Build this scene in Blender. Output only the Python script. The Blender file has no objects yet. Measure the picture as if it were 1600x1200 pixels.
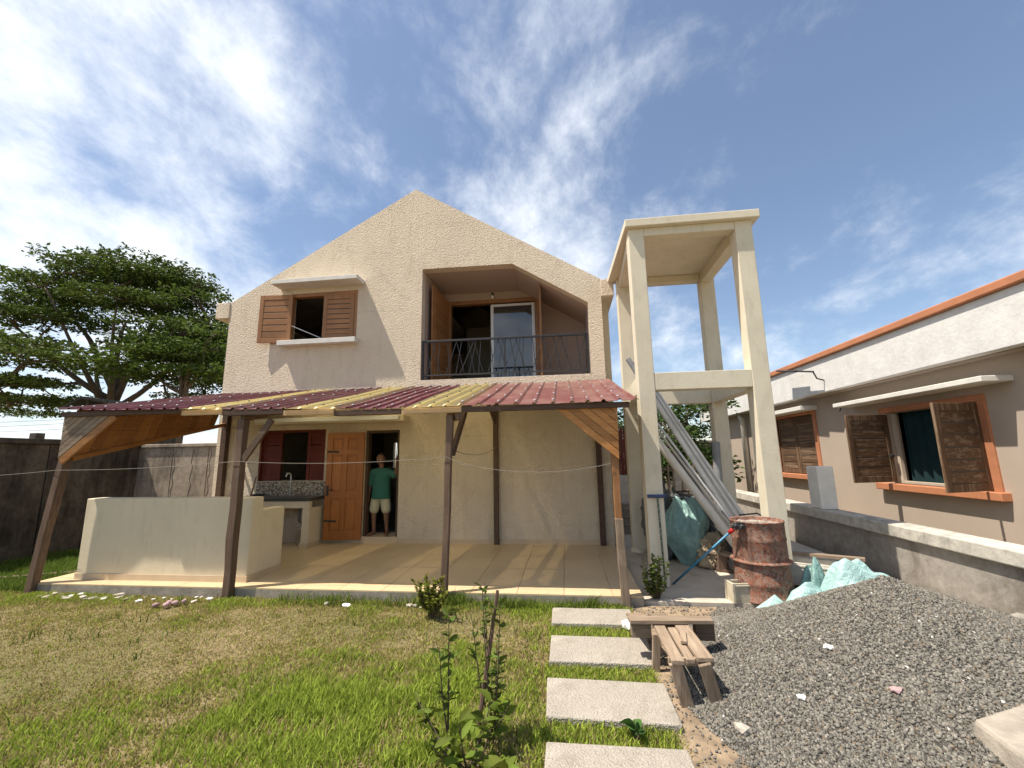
import bpy, bmesh, math, random
import numpy as np
from mathutils import Vector, Matrix
from mathutils.geometry import tessellate_polygon
random.seed(7); rng = np.random.default_rng(7)
S = bpy.context.scene
COL = S.collection

# ------------------------------------------------------------------ camera, sky, sun, exposure
yaw, pit, rol = math.radians(6.912), math.radians(9.813), math.radians(-0.983)
fw = Vector((-math.sin(yaw)*math.cos(pit), math.cos(yaw)*math.cos(pit), math.sin(pit)))
rt = Vector((math.cos(yaw), math.sin(yaw), 0)); up = rt.cross(fw)
r2 = rt*math.cos(rol) + up*math.sin(rol); u2 = up*math.cos(rol) - rt*math.sin(rol)
cam = bpy.data.cameras.new('camera'); camo = bpy.data.objects.new('camera', cam); COL.objects.link(camo)
camo.matrix_world = Matrix(((r2.x, u2.x, -fw.x, 0), (r2.y, u2.y, -fw.y, 0), (r2.z, u2.z, -fw.z, 1.72), (0, 0, 0, 1)))
cam.sensor_width = 36; cam.lens = 36*655.74/1600; cam.clip_start = 0.05; cam.clip_end = 3000
S.camera = camo

LDIR = Vector((0.96, 0.35, -2.12)).normalized()
sun = bpy.data.lights.new('sun', 'SUN'); suno = bpy.data.objects.new('sun', sun); COL.objects.link(suno)
sun.energy = 5.0; sun.angle = math.radians(0.6); sun.color = (1.0, 0.91, 0.78)
suno.rotation_euler = LDIR.to_track_quat('-Z', 'Y').to_euler(); suno.location = (-8, -3, 20)
S.view_settings.view_transform = 'Standard'; S.view_settings.look = 'None'
S.view_settings.exposure = 0.68; S.view_settings.gamma = 1.0; S.view_settings.use_curve_mapping = False
S.cycles.use_denoising = True
S.cycles.max_bounces = 8; S.cycles.diffuse_bounces = 5; S.cycles.transparent_max_bounces = 12

W = bpy.data.worlds.new('World'); S.world = W; W.use_nodes = True
nt = W.node_tree; nt.nodes.clear()
def wn(t, **k):
    n = nt.nodes.new(t)
    for a, b in k.items(): setattr(n, a, b)
    return n
def wl(a, b): nt.links.new(a, b)
def wmath(op, a, b=None, c=None):
    n = wn('ShaderNodeMath', operation=op)
    for i, v in enumerate((a, b, c)):
        if v is None: continue
        if isinstance(v, (int, float)): n.inputs[i].default_value = v
        else: wl(v, n.inputs[i])
    return n.outputs[0]
sky = wn('ShaderNodeTexSky', sky_type='NISHITA', sun_disc=False)
sky.sun_elevation = math.asin(-LDIR.z); sky.sun_rotation = math.atan2(-LDIR.x, -LDIR.y)
sky.air_density = 1.0; sky.dust_density = 0.6; sky.ozone_density = 1.2
tc = wn('ShaderNodeTexCoord'); sp = wn('ShaderNodeSeparateXYZ'); wl(tc.outputs['Generated'], sp.inputs[0])
zz = wmath('ADD', wmath('MAXIMUM', sp.outputs[2], 0.0), 0.5)
cu = wmath('DIVIDE', sp.outputs[0], zz); cv = wmath('DIVIDE', sp.outputs[1], zz)
cmb = wn('ShaderNodeCombineXYZ'); wl(cu, cmb.inputs[0]); wl(cv, cmb.inputs[1])
def cnoise(scale, detail, rough, dist, off, st=(1, 1, 1), rot=0):
    mp = wn('ShaderNodeMapping'); mp.inputs['Location'].default_value = off; mp.inputs['Scale'].default_value = st
    mp.inputs['Rotation'].default_value = (0, 0, rot)
    wl(cmb.outputs[0], mp.inputs[0])
    n = wn('ShaderNodeTexNoise'); wl(mp.outputs[0], n.inputs['Vector'])
    n.inputs['Scale'].default_value = scale; n.inputs['Detail'].default_value = detail
    n.inputs['Roughness'].default_value = rough; n.inputs['Distortion'].default_value = dist
    return n.outputs['Fac']
n1 = cnoise(2.5, 13, 0.60, 0.25, (3.36, 1.84, 0), (1.0, 1.0, 1), 0.5)
n2 = cnoise(8.0, 11, 0.66, 0.2, (7.6, 2.4, 0), (1.2, 0.9, 1), 0.6)
n3 = cnoise(1.1, 3, 0.5, 0.0, (1.6, 5.0, 0))
s0 = wmath('ADD', wmath('MULTIPLY', n1, 0.80), wmath('ADD', wmath('MULTIPLY', n2, 0.36), wmath('MULTIPLY', n3, 0.22)))
s1 = wmath('ADD', s0, wmath('MULTIPLY', sp.outputs[0], -0.13))
mr = wn('ShaderNodeMapRange', interpolation_type='SMOOTHSTEP'); wl(s1, mr.inputs[0])
mr.inputs[1].default_value = 0.60; mr.inputs[2].default_value = 0.96; mr.inputs[3].default_value = 0.04; mr.inputs[4].default_value = 0.94
ccol = wn('ShaderNodeMix', data_type='RGBA'); wl(n2, ccol.inputs[0])
ccol.inputs[6].default_value = (6.0, 6.5, 7.2, 1); ccol.inputs[7].default_value = (8.6, 8.75, 8.95, 1)
mx = wn('ShaderNodeMix', data_type='RGBA'); wl(mr.outputs[0], mx.inputs[0]); wl(sky.outputs[0], mx.inputs[6]); wl(ccol.outputs[2], mx.inputs[7])
bg = wn('ShaderNodeBackground'); bg.inputs[1].default_value = 0.10; wl(mx.outputs[2], bg.inputs[0])
wo = wn('ShaderNodeOutputWorld'); wl(bg.outputs[0], wo.inputs[0])

# ------------------------------------------------------------------ materials
MATS = {}
def ramp(nt, fac, stops):
    r = nt.nodes.new('ShaderNodeValToRGB'); e = r.color_ramp.elements
    while len(e) < len(stops): e.new(0.5)
    for i, (p, c) in enumerate(stops): e[i].position = p; e[i].color = (*c, 1)
    nt.links.new(fac, r.inputs[0]); return r.outputs[0]
class Mat:
    def __init__(s, name, rough=0.8, metallic=0.0, spec=0.3):
        s.m = bpy.data.materials.new(name); s.m.use_nodes = True; s.nt = s.m.node_tree
        s.b = s.nt.nodes['Principled BSDF']; s.b.inputs['Roughness'].default_value = rough
        s.b.inputs['Metallic'].default_value = metallic; s.b.inputs['Specular IOR Level'].default_value = spec
        s.tc = s.nt.nodes.new('ShaderNodeTexCoord'); MATS[name] = s.m
    def L(s, a, b): s.nt.links.new(a, b)
    def noise(s, scale, detail=4, rough=0.55, dist=0.0, st=None, src='Object', off=(0, 0, 0)):
        n = s.nt.nodes.new('ShaderNodeTexNoise'); v = s.tc.outputs[src]
        if st or any(off):
            mp = s.nt.nodes.new('ShaderNodeMapping'); mp.inputs['Scale'].default_value = st or (1, 1, 1); mp.inputs['Location'].default_value = off
            s.L(v, mp.inputs[0]); v = mp.outputs[0]
        s.L(v, n.inputs['Vector']); n.inputs['Scale'].default_value = scale; n.inputs['Detail'].default_value = detail
        n.inputs['Roughness'].default_value = rough; n.inputs['Distortion'].default_value = dist
        return n.outputs['Fac']
    def voro(s, scale, feat='F1', out='Distance', st=None):
        n = s.nt.nodes.new('ShaderNodeTexVoronoi'); n.feature = feat; v = s.tc.outputs['Object']
        if st:
            mp = s.nt.nodes.new('ShaderNodeMapping'); mp.inputs['Scale'].default_value = st; s.L(v, mp.inputs[0]); v = mp.outputs[0]
        s.L(v, n.inputs['Vector']); n.inputs['Scale'].default_value = scale
        return n.outputs[out]
    def mix(s, fac, a, b, mode='MIX'):
        n = s.nt.nodes.new('ShaderNodeMix'); n.data_type = 'RGBA'; n.blend_type = mode
        for i, v in ((0, fac), (6, a), (7, b)):
            if isinstance(v, (int, float)): n.inputs[i].default_value = v
            elif isinstance(v, tuple): n.inputs[i].default_value = (*v, 1)
            else: s.L(v, n.inputs[i])
        return n.outputs[2]
    def rmp(s, f, stops): return ramp(s.nt, f, stops)
    def sep(s, axis):
        n = s.nt.nodes.new('ShaderNodeSeparateXYZ'); s.L(s.tc.outputs['Object'], n.inputs[0]); return n.outputs[axis]
    def math(s, op, a, b):
        n = s.nt.nodes.new('ShaderNodeMath'); n.operation = op
        for i, v in enumerate((a, b)):
            if isinstance(v, (int, float)): n.inputs[i].default_value = v
            else: s.L(v, n.inputs[i])
        return n.outputs[0]
    def rnd(s, col, amt=0.25):
        oi = s.nt.nodes.new('ShaderNodeObjectInfo'); h = s.nt.nodes.new('ShaderNodeHueSaturation')
        v = s.math('ADD', s.math('MULTIPLY', oi.outputs['Random'], 2*amt), 1-amt); s.L(v, h.inputs['Value']); s.L(col, h.inputs['Color'])
        return h.outputs[0]
    def color(s, c):
        if isinstance(c, tuple): s.b.inputs['Base Color'].default_value = (*c, 1)
        else: s.L(c, s.b.inputs['Base Color'])
        return s
    def bump(s, h, strength=0.5, dist=0.01):
        n = s.nt.nodes.new('ShaderNodeBump'); n.inputs['Strength'].default_value = strength; n.inputs['Distance'].default_value = dist
        s.L(h, n.inputs['Height']); s.L(n.outputs[0], s.b.inputs['Normal']); return s
def c3(c, k): return tuple(min(1, v*k) for v in c)
def plain(name, c, rough=0.75, var=0.12, scale=3.0, bump=0.0, bs=60, dist=0.004, metallic=0.0, spec=0.3, rnd=0.0):
    m = Mat(name, rough, metallic, spec); n = m.noise(scale, 6, 0.6)
    col = m.rmp(n, [(0.3, c3(c, 1-var)), (0.7, c3(c, 1+var))])
    if rnd: col = m.rnd(col, rnd)
    m.color(col)
    if bump: m.bump(m.noise(bs, 4, 0.6), bump, dist)
    return m.m
# stucco of the house
def stucco(name, c, rel=1.0):
    m = Mat(name, 0.9, 0, 0.15)
    big = m.noise(0.7, 5, 0.6); dirt = m.noise(3.0, 6, 0.65, st=(2.2, 2.2, 0.5))
    col = m.rmp(big, [(0.3, c3(c, 0.93)), (0.7, c3(c, 1.05))])
    col = m.mix(m.rmp(dirt, [(0.5, (0, 0, 0)), (0.74, (0.55, 0.55, 0.55))]), col, c3((c[0]*0.92, c[1]*0.87, c[2]*0.8), 0.84))
    ck = m.voro(0.55, 'DISTANCE_TO_EDGE'); wv = m.noise(6, 5, 0.6); ck = m.math('ADD', ck, m.math('MULTIPLY', m.math('SUBTRACT', wv, 0.5), 0.10))
    col = m.mix(m.rmp(m.math('ABSOLUTE', ck, 0), [(0.0, (0.35, 0.35, 0.35)), (0.006, (0, 0, 0))]), col, c3(c, 0.6))
    m.color(col)
    a = m.noise(30, 3, 0.55, 0.6); b = m.noise(70, 3, 0.6, 0.3)
    m.bump(m.math('ADD', m.math('MULTIPLY', a, 1.0), m.math('MULTIPLY', b, 0.5)), 1.0*rel, 0.04)
    return m.m
stucco('stucco_cream', (0.77, 0.655, 0.51))
m = Mat('smooth_cream', 0.8, 0, 0.25); n = m.noise(1.4, 7, 0.62); d = m.noise(4.0, 7, 0.7, 0.3, (1.5, 1.5, 0.5))
cc = m.rmp(n, [(0.3, (0.63, 0.545, 0.395)), (0.7, (0.70, 0.61, 0.45))]); cc = m.mix(m.rmp(d, [(0.52, (0, 0, 0)), (0.72, (0.45, 0.45, 0.45))]), cc, (0.47, 0.39, 0.27)); m.color(cc); m.bump(m.noise(18, 6, 0.6), 0.35, 0.008)
plain('slab_white', (0.64, 0.62, 0.575), 0.8, 0.09, 6, 0.2, 50, 0.003)
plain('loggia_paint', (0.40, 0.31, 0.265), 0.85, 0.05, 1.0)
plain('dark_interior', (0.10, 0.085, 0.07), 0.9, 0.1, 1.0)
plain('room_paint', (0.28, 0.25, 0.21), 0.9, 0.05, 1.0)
plain('roofing', (0.25, 0.20, 0.17), 0.8, 0.2, 3)
# tower concrete: plaster with faint trowel marks
m = Mat('tower_plaster', 0.85, 0, 0.2); n = m.noise(1.3, 6, 0.62); n2_ = m.noise(9, 5, 0.65, st=(1, 1, 0.35))
cc = m.rmp(n, [(0.3, (0.60, 0.54, 0.42)), (0.7, (0.70, 0.635, 0.50))])
cc = m.mix(m.rmp(n2_, [(0.52, (0, 0, 0)), (0.74, (0.4, 0.4, 0.4))]), cc, (0.40, 0.35, 0.275)); m.color(cc); m.bump(m.noise(30, 5, 0.6), 0.35, 0.006)
# woods
def wood(name, a, b, ax, rough=0.6, k=1.0, rnd=0.22, spec=0.3, wear=None):
    m = Mat(name, rough, 0, spec); st = [22, 22, 22]; st[ax] = 1.3
    n = m.noise(1.6*k, 7, 0.65, 1.1, tuple(st)); n2 = m.noise(2.2, 4, 0.6)
    col = m.rmp(n, [(0.28, a), (0.72, b)])
    col = m.mix(m.rmp(n2, [(0.35, (0, 0, 0)), (0.75, (0.45, 0.45, 0.45))]), col, c3(a, 0.7))
    if wear: col = m.mix(m.rmp(m.noise(1.0, 7, 0.7, 0.4, tuple(v*0.8 for v in st)), [(0.5, (0, 0, 0)), (0.6, (0.75, 0.75, 0.75))]), col, wear)
    m.color(m.rnd(col, rnd)); m.bump(n, 0.35, 0.004); return m.m
for ax, t in ((0, 'x'), (1, 'y'), (2, 'z')):
    wood('shutter_wood_'+t, (0.25, 0.115, 0.045), (0.38, 0.19, 0.08), ax, 0.45, 1, 0.12)
    wood('door_wood_'+t, (0.30, 0.105, 0.025), (0.44, 0.17, 0.045), ax, 0.4, 1, 0.1, 0.4)
    wood('board_wood_'+t, (0.30, 0.125, 0.035), (0.52, 0.25, 0.085), ax, 0.55, 1, 0.25)
    wood('post_wood_'+t, (0.085, 0.052, 0.036), (0.20, 0.135, 0.095), ax, 0.85, 1, 0.25)
    wood('grey_wood_'+t, (0.16, 0.115, 0.08), (0.37, 0.285, 0.205), ax, 0.9, 1, 0.25)
    wood('old_shutter_'+t, (0.075, 0.04, 0.022), (0.16, 0.095, 0.052), ax, 0.75, 1, 0.15, wear=(0.25, 0.175, 0.115))
wood('red_wood', (0.10, 0.018, 0.012), (0.17, 0.035, 0.022), 2, 0.45, 1, 0.1)
wood('dark_beam', (0.055, 0.033, 0.025), (0.12, 0.075, 0.05), 0, 0.8, 1, 0.2)
wood('pale_beam', (0.36, 0.22, 0.11), (0.58, 0.42, 0.25), 0, 0.75, 1, 0.2)
# metals, plastic, glass
plain('rail_black', (0.018, 0.018, 0.02), 0.45, 0.2, 8, spec=0.5)
plain('iron', (0.03, 0.028, 0.027), 0.55, 0.3, 20, spec=0.4)
plain('white_metal', (0.78, 0.78, 0.77), 0.4, 0.05, 4, spec=0.5)
plain('alu', (0.62, 0.63, 0.65), 0.35, 0.05, 4, spec=0.5)
m = Mat('glass', 0.02, 0, 0.5); m.b.inputs['Base Color'].default_value = (0.02, 0.025, 0.03, 1); m.b.inputs['Coat Weight'].default_value = 1.0; m.b.inputs['IOR'].default_value = 1.6
def sheet(name, c, fade, f0, dust=(0.2, 0.13, 0.11), clear=0):
    m = Mat(name, 0.42, 0, 0.5); n = m.noise(2.2, 8, 0.7); n2 = m.noise(7, 6, 0.7, st=(5, 0.5, 1))
    col = m.rmp(n2, [(0.25, c3(c, 0.85)), (0.75, c3(c, 1.15))])
    col = m.mix(m.rmp(n, [(f0, (0, 0, 0)), (f0+0.16, (0.8, 0.8, 0.8))]), col, fade)
    col = m.mix(m.rmp(m.noise(1.1, 8, 0.7), [(0.42, (0, 0, 0)), (0.68, (0.5, 0.5, 0.5))]), col, dust)
    m.color(col); m.bump(m.noise(25, 3), 0.08, 0.002)
    if clear:
        t = m.nt.nodes.new('ShaderNodeBsdfTransparent'); t.inputs[0].default_value = (1.0, 0.88, 0.60, 1); l = m.nt.nodes.new('ShaderNodeBsdfTranslucent'); l.inputs[0].default_value = (0.92, 0.82, 0.50, 1)
        a = m.nt.nodes.new('ShaderNodeMixShader'); a.inputs[0].default_value = 0.90; m.L(t.outputs[0], a.inputs[1]); m.L(l.outputs[0], a.inputs[2])
        b = m.nt.nodes.new('ShaderNodeMixShader'); b.inputs[0].default_value = clear; m.L(m.b.outputs[0], b.inputs[1]); m.L(a.outputs[0], b.inputs[2]); m.L(b.outputs[0], m.nt.nodes['Material Output'].inputs[0])
    return m.m
sheet('sheet_maroon', (0.105, 0.022, 0.030), (0.16, 0.05, 0.055), 0.52)
sheet('sheet_faded', (0.155, 0.052, 0.048), (0.24, 0.115, 0.095), 0.44)
sheet('sheet_yellow', (0.43, 0.42, 0.26), (0.38, 0.37, 0.24), 0.5, (0.38, 0.34, 0.24), 0.74)
# patio tile
m = Mat('patio_tile', 0.38, 0, 0.4); n = m.noise(1.2, 6, 0.6); d = m.noise(4.5, 7, 0.7)
cc = m.rmp(n, [(0.3, (0.52, 0.395, 0.235)), (0.7, (0.60, 0.465, 0.29))]); cc = m.mix(m.rmp(d, [(0.5, (0, 0, 0)), (0.75, (0.5, 0.5, 0.5))]), cc, (0.44, 0.33, 0.21))
m.color(m.rnd(cc, 0.03))
plain('grout', (0.42, 0.33, 0.23), 0.9, 0.1, 8)
plain('base_tile', (0.56, 0.44, 0.30), 0.45, 0.08, 4)
plain('rough_concrete', (0.30, 0.265, 0.22), 0.95, 0.3, 7, 0.6, 45, 0.01)
m = Mat('yard_concrete', 0.9, 0, 0.2); n = m.noise(1.1, 7, 0.65); d = m.noise(5, 7, 0.7)
cc = m.rmp(n, [(0.3, (0.40, 0.36, 0.30)), (0.7, (0.56, 0.51, 0.43))]); cc = m.mix(m.rmp(d, [(0.52, (0, 0, 0)), (0.72, (0.6, 0.6, 0.6))]), cc, (0.22, 0.19, 0.155)); m.color(cc); m.bump(m.noise(40, 5), 0.4, 0.006)
# stepping stones
m = Mat('washed_concrete', 0.92, 0, 0.15); n = m.noise(2.0, 6, 0.6); v = m.voro(75); g = m.noise(120, 2)
cc = m.rmp(n, [(0.3, (0.31, 0.28, 0.24)), (0.7, (0.41, 0.372, 0.32))]); cc = m.mix(m.rmp(g, [(0.56, (0, 0, 0)), (0.66, (0.6, 0.6, 0.6))]), cc, (0.13, 0.11, 0.09)); cc = m.mix(m.rmp(m.noise(3.3, 8, 0.75), [(0.5, (0, 0, 0)), (0.68, (0.55, 0.55, 0.55))]), cc, (0.17, 0.15, 0.115)); m.color(cc); m.bump(v, 0.8, 0.008)
# stained concrete boundary walls
def stained(name, a, b, dark, lo, hi, sc=1.0, drip=0.5):
    m = Mat(name, 0.95, 0, 0.15); n = m.noise(0.9*sc, 8, 0.7, 0.6); st = m.noise(2.6*sc, 6, 0.7, 0.3, (1.6, 1.6, 0.22)); f = m.noise(9, 6, 0.7)
    col = m.rmp(f, [(0.3, a), (0.7, b)])
    k = m.math('ADD', m.math('MULTIPLY', n, 1-drip), m.math('MULTIPLY', st, drip))
    col = m.mix(m.rmp(k, [(lo, (0, 0, 0)), (hi, (0.92, 0.92, 0.92))]), col, dark); m.color(col); m.bump(m.noise(22, 6, 0.65), 0.5, 0.012); return m.m
stained('wall_stained', (0.27, 0.215, 0.165), (0.42, 0.35, 0.28), (0.045, 0.038, 0.032), 0.47, 0.68)
stained('wall_black', (0.10, 0.085, 0.07), (0.20, 0.17, 0.14), (0.02, 0.018, 0.016), 0.35, 0.6)
stained('wall_grey', (0.23, 0.21, 0.185), (0.37, 0.34, 0.30), (0.11, 0.085, 0.065), 0.52, 0.68, 1.0, 0.25)
stained('coping', (0.36, 0.34, 0.30), (0.58, 0.55, 0.48), (0.10, 0.095, 0.085), 0.5, 0.7, 1.6, 0.3)
plain('pillar_white', (0.74, 0.73, 0.68), 0.85, 0.1, 5, 0.3, 40, 0.004)
m = Mat('neighbour_wall', 0.9, 0, 0.2); n = m.noise(0.8, 6, 0.6); d = m.noise(30, 3, 0.5, st=(1, 1, 2.5))
cc = m.rmp(n, [(0.3, (0.37, 0.305, 0.25)), (0.7, (0.425, 0.352, 0.29))]); m.color(cc); m.bump(d, 0.25, 0.005)
m = Mat('parapet_white', 0.85, 0, 0.25); n = m.noise(3.5, 8, 0.7); cc = m.rmp(n, [(0.25, (0.54, 0.525, 0.51)), (0.6, (0.67, 0.66, 0.645))]); m.color(cc); m.bump(m.noise(14, 5, 0.6, 0.5), 0.5, 0.012)
plain('orange_paint', (0.44, 0.185, 0.095), 0.7, 0.12, 4, 0.3, 30, 0.004)
plain('reveal_paint', (0.47, 0.40, 0.32), 0.85, 0.08, 3)
plain('curtain', (0.006, 0.026, 0.03), 0.9, 0.25, 3)
# soil, grass, gravel
m = Mat('soil', 0.97, 0, 0.1); n = m.noise(0.55, 7, 0.65); f = m.noise(14, 7, 0.75); g = m.noise(60, 4, 0.7)
cc = m.rmp(f, [(0.25, (0.13, 0.10, 0.055)), (0.5, (0.25, 0.195, 0.11)), (0.78, (0.37, 0.295, 0.18))]); cc = m.mix(m.rmp(n, [(0.42, (0, 0, 0)), (0.62, (0.6, 0.6, 0.6))]), cc, (0.10, 0.11, 0.035)); m.color(cc); m.bump(m.math('ADD', f, m.math('MULTIPLY', g, 0.5)), 0.8, 0.03)
plain('sand', (0.26, 0.195, 0.13), 0.97, 0.45, 7, 0.7, 50, 0.015)
def vcol(name, rough=0.8, trans=0.0, spec=0.25):
    m = Mat(name, rough, 0, spec); a = m.nt.nodes.new('ShaderNodeAttribute'); a.attribute_name = 'Col'; m.color(a.outputs['Color'])
    if trans:
        t = m.nt.nodes.new('ShaderNodeBsdfTranslucent'); m.L(a.outputs['Color'], t.inputs[0])
        mx = m.nt.nodes.new('ShaderNodeMixShader'); mx.inputs[0].default_value = trans
        m.L(m.b.outputs[0], mx.inputs[1]); m.L(t.outputs[0], mx.inputs[2]); m.L(mx.outputs[0], m.nt.nodes['Material Output'].inputs[0])
    return m.m
vcol('grass', 0.8, 0.35, 0.15); vcol('leaf', 0.65, 0.3, 0.15); vcol('pebbles', 0.9, 0, 0.2)
m = Mat('gravel_bed', 0.95, 0, 0.15); v = m.voro(48, 'F1', 'Color'); d = m.voro(48)
h = m.nt.nodes.new('ShaderNodeSeparateColor'); m.L(v, h.inputs[0]); cc = m.rmp(h.outputs[0], [(0.0, (0.05, 0.045, 0.04)), (0.6, (0.11, 0.10, 0.09)), (1.0, (0.2, 0.19, 0.17))]); m.color(cc); m.bump(d, 1.0, 0.03)
plain('bark', (0.13, 0.10, 0.075), 0.95, 0.3, 6, 0.6, 25, 0.02)
plain('twig', (0.10, 0.075, 0.05), 0.9, 0.3, 10)
# drum
m = Mat('drum_paint', 0.75, 0, 0.3); a = m.noise(13, 8, 0.75); b = m.noise(30, 6, 0.75, 0.4); c = m.noise(5.0, 7, 0.7, 0.3, (1.6, 1.6, 0.4))
cc = m.rmp(a, [(0.38, (0.045, 0.026, 0.02)), (0.47, (0.20, 0.065, 0.038)), (0.57, (0.26, 0.10, 0.06)), (0.68, (0.14, 0.065, 0.045))])
cc = m.mix(m.rmp(b, [(0.46, (0, 0, 0)), (0.56, (0.9, 0.9, 0.9))]), cc, (0.25, 0.185, 0.145)); cc = m.mix(m.rmp(c, [(0.5, (0, 0, 0)), (0.65, (0.75, 0.75, 0.75))]), cc, (0.085, 0.052, 0.04)); m.color(cc); m.bump(m.math('ADD', a, b), 0.6, 0.008)
plain('cement_crust', (0.30, 0.26, 0.22), 0.95, 0.45, 28, 0.9, 40, 0.02)
# plastic sacks and junk
def sack(name, c, rough, var=0.2):
    m = Mat(name, rough, 0, 0.4); n = m.noise(5, 6, 0.65); m.color(m.rmp(n, [(0.3, c3(c, 1-var)), (0.7, c3(c, 1+var))])); m.bump(m.noise(7, 4, 0.55, 2.5), 0.6, 0.04); return m.m
sack('sack_teal', (0.20, 0.335, 0.315), 0.38); sack('sack_pale_teal', (0.33, 0.50, 0.48), 0.42, 0.12); sack('sack_brown', (0.38, 0.30, 0.20), 0.85); sack('sack_grey', (0.13, 0.14, 0.14), 0.5)
plain('pvc_grey', (0.25, 0.26, 0.27), 0.5, 0.25, 4); plain('pvc_pale', (0.60, 0.57, 0.51), 0.55, 0.1, 4); plain('pvc_dark', (0.14, 0.145, 0.15), 0.5, 0.2, 5)
plain('blue_plastic', (0.03, 0.06, 0.16), 0.4, 0.1, 5, spec=0.5); plain('blue_pole', (0.03, 0.19, 0.33), 0.4, 0.15, 8, spec=0.5); plain('red_plastic', (0.5, 0.03, 0.03), 0.4, 0.05)
m = Mat('speckled_pole', 0.5); v = m.noise(55, 2, 0.5); m.color(m.rmp(v, [(0.45, (0.02, 0.05, 0.03)), (0.55, (0.2, 0.24, 0.18))]))
plain('dirty_white', (0.55, 0.52, 0.45), 0.8, 0.2, 8, 0.3, 30, 0.004); plain('box_beige', (0.50, 0.44, 0.33), 0.7, 0.25, 9)
plain('stone_pale', (0.36, 0.325, 0.28), 0.95, 0.25, 12, 0.5, 40, 0.01, rnd=0.3); plain('stone_white', (0.75, 0.73, 0.7), 0.9, 0.08, 8); plain('brick_pink', (0.40, 0.27, 0.27), 0.95, 0.15, 12, 0.4)
plain('rope', (0.25, 0.23, 0.2), 0.9, 0.1, 20); plain('wire', (0.03, 0.03, 0.03), 0.6, 0.1)
plain('granite', (0.06, 0.058, 0.055), 0.3, 0.3, 40)
m = Mat('mosaic', 0.35, 0, 0.5); v = m.voro(38, 'F1', 'Color', (1, 1, 1)); h = m.nt.nodes.new('ShaderNodeSeparateColor'); m.L(v, h.inputs[0])
m.color(m.rmp(h.outputs[1], [(0.0, (0.05, 0.04, 0.035)), (0.4, (0.20, 0.16, 0.12)), (0.7, (0.40, 0.34, 0.26)), (1.0, (0.55, 0.5, 0.42))]))
plain('skin', (0.20, 0.105, 0.066), 0.55, 0.08, 8); plain('shirt', (0.035, 0.135, 0.112), 0.9, 0.08, 6, 0.4, 14, 0.012); plain('shorts', (0.46, 0.44, 0.31), 0.9, 0.08, 6, 0.4, 16, 0.01); plain('shorts_band', (0.26, 0.25, 0.14), 0.9, 0.08, 6)
plain('hair', (0.012, 0.010, 0.009), 0.9, 0.2, 30, 0.5, 80, 0.005); plain('eye_white', (0.6, 0.58, 0.54), 0.3, 0.02); plain('lip', (0.12, 0.05, 0.04), 0.6, 0.05)

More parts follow.
